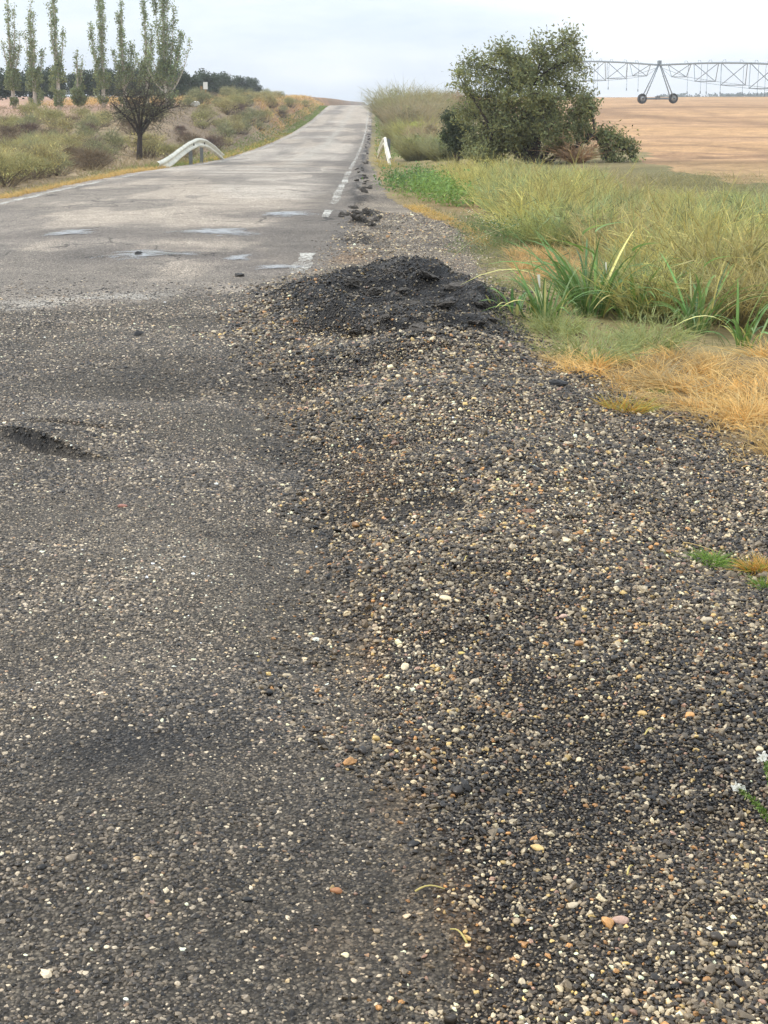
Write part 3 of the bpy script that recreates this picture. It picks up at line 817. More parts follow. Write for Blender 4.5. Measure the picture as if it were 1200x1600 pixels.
for px, py, s_, rgb, lab in [
        (880, 967, .016, (206, 172, 150), 'pinkish cream rounded stone, largest light one on the right gravel'),
        (1103, 972, .018, (194, 178, 150), 'pale flat stone near the yellow tuft at the right edge'),
        (741, 1068, .016, (198, 180, 150), 'whitish oval stone low on the gravel ridge'),
        (826, 802, .030, (122, 84, 60), 'reddish brown dirt clod on the gravel ridge'),
        (526, 1395, .013, (168, 116, 78), 'orange flat stone set in the dark asphalt'),
        (387, 1411, .011, (38, 37, 36), 'round black tar lump on the dark asphalt'),
        (968, 1442, .015, (188, 154, 134), 'pink elongated stone low in the gravel'),
        (840, 1329, .014, (214, 182, 120), 'yellow stone low in the brown gravel'),
        (895, 1418, .013, (200, 182, 152), 'white angular stone low in the gravel beside a pink one'),
        (780, 1303, .013, (92, 92, 92), 'smooth dark grey pebble below the ridge'),
        (722, 1023, .010, (216, 190, 110), 'small yellow pebble on the ridge slope'),
        (192, 793, .016, (170, 118, 100), 'dull pink stone on the left asphalt'),
        (1003, 1118, .014, (208, 172, 112), 'tan angular pebble in the right gravel'),
        (870, 604, .045, (48, 46, 45), 'black tar lump beside the dry yellow grass'),
        (215, 398, .04, (50, 48, 46), 'dark clod sitting in the wide puddle'),
        (372, 432, .04, (58, 55, 52), 'dark loose flake of asphalt in front of the small puddle'),
        (215, 524, .035, (58, 56, 54), 'dark slab flake lying on the rough asphalt'),
        (575, 693, .022, (44, 42, 41), 'black shard on the gravel ridge'),
        (868, 881, .013, (40, 42, 40), 'dark greenish round pebble on the gravel ridge')]:
    o = lump('stone', A(px, py), (s_ * 1.0, s_ * .8, s_ * .65), int(px), stone_plain('stone', rgb), .5 if s_ > .02 else .22, .7, 3 if s_ > .025 else 0, rz=(px % 7) * .2 - .5, sink=.25)
    tag(o, lab, 'stone')
o = lump('white_rock', A(306, 167), (.45, .35, .3), 5, stone_plain('white_rock', (226, 222, 214)), .3, .7, 5, sink=.2)
tag(o, 'small whitish rock at the foot of a poplar', 'rock')
def stalk(px, py, ln, ang, lab, rgb=(222, 204, 130)):
    p = A(px, py); mb = MB()
    t = np.linspace(0, 1, 7)
    xx = (t - .5) * ln * math.cos(ang); yy = (t - .5) * ln * math.sin(ang) + .006 * np.sin(t * 4)
    zz = H(xx + p.x, yy + p.y) - p.z + .008 + .006 * np.sin(t * 3.1)
    tube(mb, np.stack([xx, yy, zz], 1), np.linspace(.0022, .0012, 7), 5, lin(*rgb))
    o = mb.build('dry_stalk', M['dry'], None, True); o.location = p
    tag(o, lab, 'straw')
for k, (px, py, s_) in enumerate([(560, 442, .10), (615, 428, .13), (672, 432, .11), (715, 450, .12), (752, 476, .11), (640, 478, .13), (600, 497, .11), (562, 520, .10), (655, 520, .13), (705, 512, .11), (530, 540, .09), (742, 505, .10), (590, 458, .09), (690, 478, .10), (770, 500, .08), (625, 455, .07)]):
    o = lump('crust_slab', A(px, py), (s_, s_ * .75, s_ * .42), 300 + k, M['chunk'], .7, .6, 8, rz=k * 1.9, sink=.55, sub=3)
    o.rotation_euler = (.25 * math.sin(k * 2.3), .25 * math.cos(k * 1.7), k * 1.9)
    o.parent = heave
stalk(826, 733, .11, 1.1, 'bent yellow straw lying on the ridge top')
stalk(716, 1471, .05, 2.2, 'short greenish yellow straw at the bottom of the gravel')
stalk(984, 1366, .05, 1.2, 'bright yellow straw low in the right gravel')
stalk(1095, 862, .13, -.5, 'long straw leaning from the green tuft at the right edge', (226, 200, 140))
stalk(672, 1397, .06, .2, 'cream straw on the brown strip between asphalt and gravel')
stalk(728, 878, .05, 1.3, 'thin yellow straw on the dark seam')
stalk(1015, 1150, .05, .9, 'small straw in the right gravel below the pale stone')

# ------------------------------------------------------------------ guardrails
PROF = np.array([(0, -.155), (.025, -.15), (.08, -.115), (.085, -.075), (.02, -.03), (.005, 0), (.02, .03), (.085, .075), (.08, .115), (.025, .15), (0, .155)])
def guardrail(side, pts, posts, label, face):
    """pts: (X offset, distance, height of the rail's middle above ground, width factor)."""
    yy = np.linspace(pts[0][1], pts[-1][1], 60)
    k = lambda j: np.interp(yy, [p[1] for p in pts], [p[j] for p in pts])
    sm = lambda v: np.convolve(np.pad(v, 3, mode='edge'), np.ones(7) / 7, 'valid')
    xo, ho, wf = sm(k(0)), sm(k(2)), k(3)
    gz = H(xo, yy)
    path = np.stack([xo, yy, gz + ho], 1)
    root = empty('guardrail', (path[30][0], path[30][1], float(gz[30])))
    o0 = np.array(root.location)
    tn = unit(np.gradient(path, axis=0))
    mb = MB(); V = []
    for i in range(60):
        upv = unit(np.cross(np.array([1.0, 0, 0]), tn[i])); upv = upv if upv[2] > 0 else -upv
        V.append(path[i] + np.outer(PROF[:, 0] * face, [1, 0, 0]) + np.outer(PROF[:, 1] * wf[i], upv) - o0)
    front = np.concatenate(V)
    back = front - np.array([face * .006, 0, 0])
    m = len(PROF)
    kk = np.arange(59)[:, None] * m + np.arange(m - 1)[None]
    Q = np.stack([kk, kk + 1, kk + m + 1, kk + m], -1).reshape(-1, 4)
    nf = len(front)
    E = []
    for i in range(59):
        for j in (0, m - 1):
            E.append((i * m + j, (i + 1) * m + j, nf + (i + 1) * m + j, nf + i * m + j))
    for i in (0, 59):
        for j in range(m - 1):
            E.append((i * m + j, i * m + j + 1, nf + i * m + j + 1, nf + i * m + j))
    mb.add(np.concatenate([front, back]), np.concatenate([Q, Q[:, ::-1] + nf, np.array(E)]))
    rail = mb.build('rail', M['rail'], root, True)
    for yp in posts:
        xp = float(np.interp(yp, yy, xo)) - face * .09; zp = float(np.interp(yp, yy, path[:, 2])); g = zat(xp, yp)
        pb = MB()
        for a, b in (((-.055, -.05, g - .3), (.055, -.042, zp + .12)), ((-.055, -.0415, g - .3), (-.047, .042, zp + .12)), ((-.055, .0425, g - .3), (.055, .05, zp + .12))):
            box(pb, np.array(a) + [xp - o0[0], yp - o0[1], -o0[2]], np.array(b) + [xp - o0[0], yp - o0[1], -o0[2]])
        pb.build('post', M['post'], root)
        bb = MB()
        c = np.array([xp + face * .09 + face * .02, yp, zp]) - o0
        tube(bb, [c, c + [face * .03, 0, 0]], [.045, .03], 8)
        bb.build('bolt', M['hole'], rail)
    tag(root, label, 'guardrail')
    return root
xl = lambda y: float(_xr(np.array([y]))[0]) - ROAD_W - .36
guardrail(-1, [(xl(43) - .12, 42.8, .0, 1.2), (xl(45), 45.2, .2, 1.1), (xl(47.4), 47.6, .42, 1), (xl(50), 50, .60, 1), (xl(52), 52, .68, 1), (xl(54.6), 54.6, .68, 1), (xl(57), 57, .5, 1), (xl(59.5), 59.5, .24, .95), (xl(61), 61, .06, .9)], (51.0, 54.4),
          'off white bowed guardrail with both ends bent to the ground, left verge', 1)
xr2 = lambda y: float(_xr(np.array([y]))[0]) + 1.15
guardrail(1, [(xr2(50) + .12, 50, .0, 1.2), (xr2(51.2) + .06, 51.2, .30, 1.1), (xr2(52.6), 52.6, .60, 1), (xr2(54), 54, .74, 1), (xr2(57.5), 57.5, .74, 1), (xr2(60) - .1, 60, .5, 1), (xr2(62) - .22, 62, .12, .95)], (53.6, 57.4),
          'short white guardrail seen end on, right of the road', -1)

# ------------------------------------------------------------------ roadside marker beyond the shrubs
Dm = 112.0
xm = (332 - 600) / FPX * Dm
rt = empty('marker_post', (xm, Dm, zat(xm, Dm)))
mb = MB(); box(mb, (-.05, -.05, -.2), (.05, .05, 1.25)); mb.build('post', M['wood'], rt)
mb = MB(); box(mb, (-.16, -.075, .95), (.16, -.052, 1.45)); mb.build('plate', M['white'], rt)
tag(rt, 'small white plate on a post among the shrubs below the orchard', 'marker post')
xm2 = (325 - 600) / FPX * 108; r2 = empty('fence_post', (xm2, 108, zat(xm2, 108)))
mb = MB(); tube(mb, [(0, 0, -.2), (.02, 0, .5), (.05, 0, 1.15)], [.09, .085, .08], 7); mb.build('stake', M['wood'], r2)
tag(r2, 'brown wooden stake just left of the white plate', 'post')

# ------------------------------------------------------------------ centre pivot irrigation machine
def pivot():
    D0 = 180.0; X0 = (1026 - 600) / FPX * D0 * .967
    g0 = zat(X0, D0)
    root = empty('irrigation_pivot', (X0, D0, g0))
    hd = np.array([.372, -.928, 0]); sd = np.array([.928, .372, 0])
    PH = 4.35
    galv = M['galv']
    LEN, NB = 46.0, 8
    for sgn in (1, -1):
        arch = lambda s_: np.array(hd * sgn * s_) + np.array([0, 0, PH + 1.0 * math.sin(math.pi * min(s_, LEN) / LEN) - (.060 * s_ if sgn > 0 else .010 * s_)])
        mb = MB(); tube(mb, [arch(s_) for s_ in np.linspace(0, LEN, 24)], .105, 7)
        pipe = mb.build('pipe', galv, root, True)
        tb = MB()
        step = LEN / (NB + .6)
        prev = None
        for i in range(1, NB + 1):
            s_ = step * i - step * .2
            u = s_ / LEN
            c = arch(s_); dep = .75 + 1.75 * math.sin(math.pi * min(u * 1.02, 1)) ** .8; hw = .55 + 1.15 * math.sin(math.pi * min(u * 1.02, 1)) ** .8
            L_ = c + sd * hw - [0, 0, dep]; R_ = c - sd * hw - [0, 0, dep]
            bar(tb, L_, R_, .045, 5)
            for q in (-.5, .5):
                top = arch(max(s_ + q * step * .9, 0))
                bar(tb, top, L_, .042, 5); bar(tb, top, R_, .042, 5)
            if prev is not None:
                bar(tb, prev[0], L_, .022, 4); bar(tb, prev[1], R_, .022, 4)
            else:
                bar(tb, arch(.4) - [0, 0, .3], L_, .022, 4); bar(tb, arch(.4) - [0, 0, .3], R_, .022, 4)
            prev = (L_, R_)
            for q in (.2, .7):
                t_ = arch(s_ + q * step) if s_ + q * step < LEN else arch(LEN)
                side = sd * (.5 if i % 2 else -.5)
                hl_ = 3.0
                hs = MB()
                tube(hs, [t_ + [0, 0, .1], t_ + [0, 0, .32], t_ + side * .6 + [0, 0, .3], t_ + side - [0, 0, .1], t_ + side - [0, 0, hl_]], .022, 4)
                bar(hs, t_ + side - [0, 0, hl_], t_ + side - [0, 0, hl_ + .28], .06, 5)
                hs.build('drop_hose', galv, pipe)
        bar(tb, prev[0], arch(LEN) - [0, 0, .3], .022, 4); bar(tb, prev[1], arch(LEN) - [0, 0, .3], .022, 4)
        tb.build('truss', galv, pipe)
    WB = 2.12
    for sgn in (1, -1):
        for q in (-.22, .22):
            mb = MB()
            tube(mb, [np.array([0, 0, PH - .05]) + hd * q * .5 + sd * sgn * .15, sd * sgn * (WB - .15) + hd * q * 1.6 + [0, 0, .62]], .065, 6)
            mb.build('leg', galv, root, True)
        for z_, f in ((1.9, .62), (3.1, .33)):
            bm_ = MB(); bar(bm_, sd * sgn * (WB * (1 - z_ / PH)) + hd * .2 + [0, 0, z_], sd * sgn * (WB * (1 - z_ / PH)) - hd * .2 + [0, 0, z_], .03, 5)
            bm_.build('leg_brace', galv, root)
        wc = sd * sgn * WB
        gz = zat(X0 + wc[0], D0 + wc[1]) - g0
        wc = wc + np.array([0, 0, .58 + gz])
        tb = MB()
        an = np.linspace(0, 2 * math.pi, 40, endpoint=False)
        prof = [(-.16, .36), (-.19, .46), (-.17, .545), (-.06, .575), (.06, .575), (.17, .545), (.19, .46), (.16, .36)]
        rings = []
        for j, a in enumerate(an):
            lug = .02 if j % 2 else -.01
            rings.append([wc + hd * p[0] + (sd * math.cos(a) + np.array([0, 0, 1]) * math.sin(a)) * (p[1] + (lug if p[1] > .5 else 0)) for p in prof])
        V = np.array(rings).reshape(-1, 3); m = len(prof); Q = []
        for j in range(40):
            for k in range(m):
                Q.append((j * m + k, j * m + (k + 1) % m, ((j + 1) % 40) * m + (k + 1) % m, ((j + 1) % 40) * m + k))
        tb.add(V, Q)
        wheel = tb.build('wheel', M['tyre'], root)
        rb = MB(); tube(rb, [wc - hd * .13, wc - hd * .05, wc + hd * .05, wc + hd * .13], [.375, .30, .30, .375], 24)
        rb.build('rim', M['rim'], wheel, True)
        hb = MB(); tube(hb, [wc - hd * .2, wc + hd * .2], .1, 12); hb.build('hub', M['hole'], wheel, True)
    mb = MB(); box(mb, (-WB + .1, -.07, .52), (WB - .1, .07, .68), rot=np.array([sd, hd, [0, 0, 1]]).T); mb.build('base_beam', galv, root)
    mb = MB(); box(mb, (-.25, -.2, .46), (.2, .2, .86), rot=np.array([sd, hd, [0, 0, 1]]).T); tube(mb, [sd * -1.9 + [0, 0, .5], sd * 1.9 + [0, 0, .5]], .03, 6); mb.build('drive_motor', M['post'], root)
    mb = MB(); box(mb, (-.2, -.15, PH + .08), (.2, .15, PH + .5), rot=np.array([sd, hd, [0, 0, 1]]).T); mb.build('control_box', galv, root)
    tag(root, 'grey centre pivot irrigation span on a two wheeled A frame tower in the stubble field', 'irrigation machine')
pivot()

# ------------------------------------------------------------------ trees
def limb(a, b, n=7, sag=.12, wob=.06):
    a = np.asarray(a, float); b = np.asarray(b, float)
    t = np.linspace(0, 1, n)[:, None]
    L_ = np.linalg.norm(b - a)
    mid = (a + b) / 2 + np.array([0, 0, sag * L_]) + rng.standard_normal(3) * wob * L_
    return (1 - t) ** 2 * a + 2 * t * (1 - t) * mid + t ** 2 * b
def vary(rgb, n, s=.18, warm=.08):
    c = np.array(lin(*rgb)) * np.exp(s * rng.standard_normal(n))[:, None]
    return c * np.exp(warm * rng.standard_normal((n, 1)) * np.array([1, .2, -1]))
def crown_tree(root, base, lumps, leaf_n, leaf_size, rgb, bark, trunk_r, forks, twig=.35, aspect=.42, up=.4, droop=0):
    """lumps: (x, y, z, rx, ry, rz, share); each gets a limb, twigs inside it and leaves along the twigs."""
    tb = MB(); lb = MB(); wb = tb
    tot = sum(l[6] for l in lumps)
    fk = []
    for f in forks:
        pth = limb(base, f, 8, .05, .05)
        tube(tb, pth, np.linspace(trunk_r, trunk_r * .6, 8), 8); fk.append(np.asarray(f, float))
    for (lx, ly, lz, rx, ry, rz, sh) in lumps:
        c = np.array([lx, ly, lz]); f = min(fk, key=lambda q: np.linalg.norm(q - c))
        pth = limb(f, c, 7, .10, .08)
        tube(tb, pth, np.linspace(trunk_r * .45, trunk_r * .14, 7), 6)
        nt_ = max(6, int(26 * sh / tot * len(lumps)))
        for k in range(nt_):
            d = unit(rng.standard_normal(3)); q = rng.uniform(.35, 1.0) ** .6
            e = c + d * np.array([rx, ry, rz]) * q
            st = pth[rng.integers(3, 7)]
            tp = limb(st, e, 6, .08 - droop, .12)
            tube(wb, tp, np.linspace(trunk_r * .10, trunk_r * .03, 6), 4, cap=False)
            nl = int(leaf_n * sh / tot / nt_ * rng.uniform(.4, 1.6))
            tt = rng.uniform(.35, 1.08, nl)
            pp = np.stack([np.interp(tt, np.linspace(0, 1, 6), tp[:, j]) for j in range(3)], 1)
            pp = pp + rng.standard_normal((nl, 3)) * twig * np.array([rx, ry, rz]) * .55
            pp[:, 2] -= droop * rng.random(nl) * rz
            tone = np.exp(.16 * rng.standard_normal())
            leaves(lb, pp, leaf_size * np.exp(.2 * rng.standard_normal(nl)), aspect, vary(rgb, nl) * tone, up=up)
    nf = int(leaf_n * .10)                     # loose sprays between the main masses
    li = rng.choice(len(lumps), nf, p=np.array([l[6] for l in lumps]) / tot)
    la = np.array([l[:6] for l in lumps])[li]
    q = la[:, :3] + unit(rng.standard_normal((nf, 3))) * (rng.random((nf, 1)) ** .33) * la[:, 3:6] * 1.25
    leaves(lb, q, leaf_size * np.exp(.25 * rng.standard_normal(nf)), aspect, vary(rgb, nf), up=up)
    t_ = tb.build('trunk', bark, root, True)
    lb.build('crown', M['leaf'], root)
def almond():
    D = 42.0; k = D * .967 / FPX
    X = lambda px: (px - 815) * k
    Z = lambda py: (250 - py) * k * 1.0
    bx = (815 - 600) * k
    root = empty('almond_tree', (bx, D, zat(bx, D)))
    L_ = []
    for px, py, r_, sh in [(715, 118, 22, .6), (745, 100, 30, 1.1), (778, 82, 26, .9), (760, 140, 36, 1.6), (800, 120, 34, 1.5), (845, 72, 30, 1.0), (880, 62, 24, .7), (893, 95, 26, .8), (862, 112, 34, 1.4),
                         (905, 135, 24, .8), (900, 170, 26, 1.0), (860, 165, 36, 1.7), (810, 175, 38, 1.9), (765, 185, 34, 1.5), (830, 205, 34, 1.5), (785, 220, 28, 1.6), (835, 232, 26, 1.3), (760, 228, 24, 1.1), (805, 205, 30, 1.4), (885, 225, 18, .6), (875, 200, 28, 1.0), (730, 165, 26, 1.0), (815, 100, 28, 1.2), (800, 84, 20, .6), (912, 155, 22, .8), (910, 190, 18, .6), (755, 232, 22, .9), (738, 232, 16, .6), (905, 205, 14, .4), (920, 203, 12, .35), (740, 215, 22, .7), (862, 225, 20, .5)]:
        L_.append((X(px), rng.uniform(-.75, .75), Z(py), r_ * k * 1.05, r_ * k * 1.2, r_ * k * 1.0, sh))
    for px, py, r_, sh in [(828, 142, 26, .9), (856, 150, 22, .7), (796, 152, 22, .7), (815, 112, 20, .6), (790, 195, 24, .7), (850, 195, 24, .7)]:
        L_.append((X(px), rng.uniform(-1.5, -.9), Z(py), r_ * k, r_ * k * .7, r_ * k, sh))
    # arm reaching right and hanging down
    for px, py, r_, sh in [(932, 201, 15, .35), (952, 203, 18, .45), (972, 214, 20, .45), (940, 226, 15, .3), (960, 238, 22, .5), (984, 236, 15, .3), (952, 262, 16, .35), (970, 258, 12, .2)]:
        L_.append((X(px), rng.uniform(-1.3, -.8), Z(py), r_ * k, r_ * k, r_ * k * 1.1, sh))
    crown_tree(root, (X(838), 0, -.1), L_, 38000, .095, (134, 138, 92), M['dark_bark'], .085,
               [(X(800), .2, Z(190)), (X(845), -.2, Z(170)), (X(880), .1, Z(205)), (X(770), -.3, Z(200)), (X(830), .3, Z(130)), (X(925), -.8, Z(204))], droop=.12)
    tag(root, 'broad dark green almond tree with one arm drooping right, edge of stubble field', 'tree')
    D2 = 44.5; k2 = D2 * .967 / FPX; bx2 = (714 - 600) * k2
    r2 = empty('almond_tree', (bx2, D2, zat(bx2, D2)))
    L2 = [((px - 714) * k2, rng.uniform(-.3, .3), (245 - py) * k2, r_ * k2, r_ * k2, r_ * k2, sh) for px, py, r_, sh in [(706, 175, 17, 1), (722, 190, 18, 1), (700, 200, 14, .8), (720, 215, 17, .9), (738, 200, 18, .9), (708, 215, 12, .5)]]
    crown_tree(r2, (0, 0, -.1), L2, 9000, .075, (88, 98, 70), M['dark_bark'], .045, [(-.05, 0, .5), (.12, .05, .55)])
    tag(r2, 'small very dark green bushy tree against the left side of the almond tree', 'tree')
almond()

def poplar(px, D, top_py, base_py, label, forks, skirt, width, leaf_n, seed):
    global rng
    keep_ = rng; rng = np.random.default_rng(seed)
    k = D * .967 / FPX; bx = (px - 600) * k
    root = empty('poplar', (bx, D, zat(bx, D)))
    ht = elev(top_py, D) - zat(bx, D)
    tb = MB(); lb = MB()
    rgb = (146, 158, 114)
    stems = []
    main = np.stack([.06 * ht * .25 * np.sin(np.linspace(0, 3, 12)) * rng.standard_normal(), np.zeros(12), np.linspace(-.1, ht, 12)], 1)
    tube(tb, main, np.linspace(.14, .012, 12), 7); stems.append((main, 1.0))
    for (h0, dx, h1, dens) in forks:
        a = np.array([0, 0, h0 * ht]); b = np.array([dx * k, rng.uniform(-.3, .3), h1 * ht])
        t = np.linspace(0, 1, 9)[:, None]
        c = a + (b - a) * np.array([.70, .70, .30])
        p = (1 - t) ** 2 * a + 2 * t * (1 - t) * c + t ** 2 * b
        tube(tb, p, np.linspace(.055, .008, 9), 5); stems.append((p, dens))
    for p, dens in stems:
        ln = p[-1][2] - p[0][2]
        nb = int(11.5 * ln)
        for j in range(nb):
            t = rng.uniform(.28 if p is main else .1, 1.0)
            q = np.array([np.interp(t, np.linspace(0, 1, len(p)), p[:, m]) for m in range(3)])
            bl = width * .72 * k * rng.uniform(.4, 1.25) * (1.1 - .75 * t) + .12
            an = rng.uniform(0, 6.283)
            e = q + np.array([math.cos(an) * bl * .55, math.sin(an) * bl * .55, bl * 1.35])
            tp = np.linspace(q, e, 4); tp[1:3, 2] -= bl * .12
            tube(tb, tp, np.linspace(.014, .004, 4), 3, cap=False)
            nl = int(leaf_n * .8 * dens * rng.uniform(.4, 1.6))
            tt = rng.uniform(.1, 1.1, nl)[:, None]
            pp = q + (e - q) * tt + rng.standard_normal((nl, 3)) * .085
            leaves(lb, pp, .105 * np.exp(.2 * rng.standard_normal(nl)), .75, vary(rgb, nl) * np.exp(.14 * rng.standard_normal()), up=.2)
    # leafy suckers round the lower trunk
    ns = int(2800 * skirt)
    if ns:
        hh = rng.uniform(.04, .44, ns) * ht
        rr = np.sqrt(rng.random(ns)) * width * k * 1.2 * np.sin(np.pi * np.clip((hh / ht - .01) / .45, 0, 1)) ** .6
        an = rng.uniform(0, 6.283, ns)
        pp = np.stack([rr * np.cos(an), rr * np.sin(an), hh], 1) + .06 * rng.standard_normal((ns, 3))
        cl = .5 + .5 * np.sign(vnoise(pp[:, 0] * 2.2 + seed, pp[:, 2] * 2.2) - .36)
        pp = pp[cl > .3]
        leaves(lb, pp, .12 * np.exp(.2 * rng.standard_normal(len(pp))), .7, vary((134, 142, 100), len(pp)), up=.2)
    tb.build('trunk', M['pale_bark'], root, True)
    lb.build('crown', M['leaf'], root)
    tag(root, label, 'tree', 'young poplars along the orchard edge')
    rng = keep_
for i, a in enumerate([
        (-12, 97, 20, 160, 'poplar cut by the left border of the photo', [(.3, 12, .8, 1)], .8, 12, 16),
        (24, 96, 3, 160, 'two tipped thin poplar, first whole one from the left', [(.35, 10, .95, .8), (.3, 17, .7, .8), (.3, -11, .62, .6)], .9, 11, 15),
        (58, 95, 8, 163, 'poplar with a bushy right side and white stem foot', [(.25, 16, .55, 1), (.3, -10, .7, .7), (.4, 5, .9, 1)], .8, 12, 17),
        (94, 92, -6, 166, 'tall slim poplar with a bare pale stem beside a white rock', [(.3, 12, .68, .9), (.4, -6, .9, .8)], .7, 12, 17),
        (126, 98, 82, 160, 'shortest poplar, half the height of its neighbours', [(.3, 8, .9, .8)], .9, 11, 15),
        (163, 96, -8, 163, 'leaning two armed poplar left of the bare tree', [(.25, -16, .76, 1.1), (.4, 7, .95, 1), (.2, -9, .5, 1)], .8, 13, 19),
        (198, 97, 8, 163, 'poplar rising straight behind the bare tree', [(.25, -15, .55, 1), (.3, 14, .62, 1.1), (.35, -6, .9, 1), (.2, 20, .5, 1)], .8, 14, 19),
        (232, 96, 2, 162, 'narrow poplar between the bare tree and the biggest poplar', [(.3, 11, .75, 1), (.25, -14, .45, 1)], .9, 13, 19),
        (262, 92, -8, 165, 'biggest, many stemmed poplar, rightmost of the row', [(.2, -14, .95, 1.1), (.2, 16, .88, 1.1), (.15, 26, .66, 1.2), (.12, 38, .58, .5), (.2, -22, .55, 1.1), (.2, 6, .98, 1.2), (.15, -30, .42, 1.1), (.15, 20, .5, 1.2)], 1.0, 17, 21)]):
    poplar(*a, 50 + i)

def bare_tree():
    D = 57.0; k = D * .967 / FPX; bx = (215 - 600) * k
    root = empty('bare_tree', (bx, D, zat(bx, D)))
    Z = lambda py: (243 - py) * k
    tb = MB(); wb = tb; lb = MB()
    tk = [(0, 0, -.15), (.03, 0, Z(225)), (.06, .02, Z(208)), (.10, 0, Z(195))]
    tube(tb, tk, [.125, .10, .09, .08], 8)
    ends = [(-32, 172), (-27, 182), (-14, 165), (-4, 150), (8, 158), (18, 148), (30, 160), (12, 172), (36, 172), (24, 178), (46, 165), (58, 176)]
    for j, (dx, py) in enumerate(ends):
        a = np.array(tk[2 + (j % 2)]); e = np.array([dx * k * 1.15, rng.uniform(-.5, .5), Z(py - 12 - rng.uniform(-12, 14))])
        pth = limb(a, e, 8, .16, .07)
        tube(tb, pth, np.linspace(.05, .018, 8), 6)
        for m in range(26):
            q = pth[rng.integers(3, 8)]
            d = unit(rng.standard_normal(3) * [1.4, 1, .8] + [0, 0, .45])
            f = q + d * rng.uniform(.25, 1.15)
            tp = limb(q, f, 5, .05, .15)
            tube(wb, tp, np.linspace(.010, .004, 5), 3, cap=False)
            for u in range(2):
                g = tp[rng.integers(1, 5)]; g2 = g + unit(rng.standard_normal(3) + [0, 0, .1]) * rng.uniform(.12, .35)
                tube(wb, [g, (g + g2) / 2 + .02 * rng.standard_normal(3), g2], [.006, .005, .003], 3, cap=False)
            nl = rng.integers(2, 26)
            pp = f + rng.standard_normal((nl, 3)) * [.24, .24, .16]
            leaves(lb, pp, .055 * np.exp(.2 * rng.standard_normal(nl)), .5, vary((108, 106, 80), nl))
    for j in range(14):       # dead side shoots low on the trunk
        q = np.array(tk[0]) + np.array([.05, 0, rng.uniform(.5, 1.3)]); f = q + unit(rng.standard_normal(3) * [1.5, 1, .4] + [0, 0, -.1]) * rng.uniform(.3, .8)
        tube(wb, limb(q, f, 5, .1, .12), np.linspace(.012, .004, 5), 3, cap=False)
    tb.build('trunk', M['dark_bark'], root, True); lb.build('crown', M['leaf'], root)
    tag(root, 'half dead dark tree with bare crooked limbs and a thin crown in the shrubs', 'tree')
bare_tree()

# orchard behind the poplars: rows of round dark fruit trees
def orchard():
    protos = []
    for k in range(3):
        root = empty('orchard_tree', (0, 0, 0))
        lb = MB(); tb = MB()
        tube(tb, [(0, 0, -.2), (.03, 0, .5), (0, .03, 1.1)], [.09, .08, .06], 6)
        L_ = [(rng.uniform(-.75, .75), rng.uniform(-.75, .75), rng.uniform(.45, 2.3), rng.uniform(.55, .85)) for _ in range(14)]
        for lx, ly, lz, r_ in L_:
            tube(tb, limb((0, 0, .8), (lx, ly, lz), 5, .1, .1), np.linspace(.04, .012, 5), 4)
            nl = 230
            d = unit(rng.standard_normal((nl, 3))) * (rng.random((nl, 1)) ** .45) * r_
            leaves(lb, np.array([lx, ly, lz]) + d * [1, 1, .85], .17 * np.exp(.2 * rng.standard_normal(nl)), .6, vary((62, 76, 50), nl) * np.exp(.15 * rng.standard_normal()), up=.3)
        tb.build('trunk', M['bark'], root, True); lb.build('crown', M['leaf'], root)
        protos.append(root)
    spots = []
    for D, x0, x1, stp in ((140, -60, 310, 2.1), (152, -40, 322, 2.3), (168, 250, 352, 3.0), (186, 285, 385, 3.0), (205, 320, 405, 3.0), (222, 345, 425, 3.0)):
        for X in np.arange((x0 - 600) / FPX * D, (x1 - 600) / FPX * D, stp):
            spots.append((X + rng.uniform(-.4, .4), D + rng.uniform(-.6, .6)))
    for i, (X, D) in enumerate(spots):
        r_ = protos[i] if i < 3 else copy_tree(protos[i % 3])
        r_.location = (X, D, zat(X, D)); r_.rotation_euler = (0, 0, rng.uniform(0, 6.28))
        s_ = rng.uniform(.88, 1.16) * (1.02 if D < 160 else 1.06); r_.scale = (s_ * 1.05, s_ * 1.05, s_)
        tag(r_, 'round dark green fruit tree in the orchard rows behind the poplars', 'tree', 'orchard trees behind the poplars')
orchard()

# far wood on the skyline right of the irrigation tower
def far_wood():
    lb = MB()
    for i in range(260):
        X = rng.uniform(165, 420); D = 900 + rng.uniform(-60, 60); r_ = rng.uniform(2, 4.2); z0 = zat(X, D)
        top = np.interp(X, [150, 200, 250, 420], [2.6, 3.0, 3.8, 6.0]) + rng.uniform(-.7, .7)
        nl = 60
        d = unit(rng.standard_normal((nl, 3))) * (rng.random((nl, 1)) ** .4) * [r_, r_, r_ * .9]
        leaves(lb, np.array([X, D, top - r_ * .9]) + d, 1.1 * np.exp(.2 * rng.standard_normal(nl)), .7, vary((60, 76, 56), nl), up=.3)
        tube(lb, [(X, D, z0 - .3), (X, D, top - r_)], .2, 4, lin(80, 70, 60))
    tag(lb.build('far_wood', M['leaf']), 'hazy far off wood along the skyline behind the field', 'wood', kind='stuff')
far_wood()

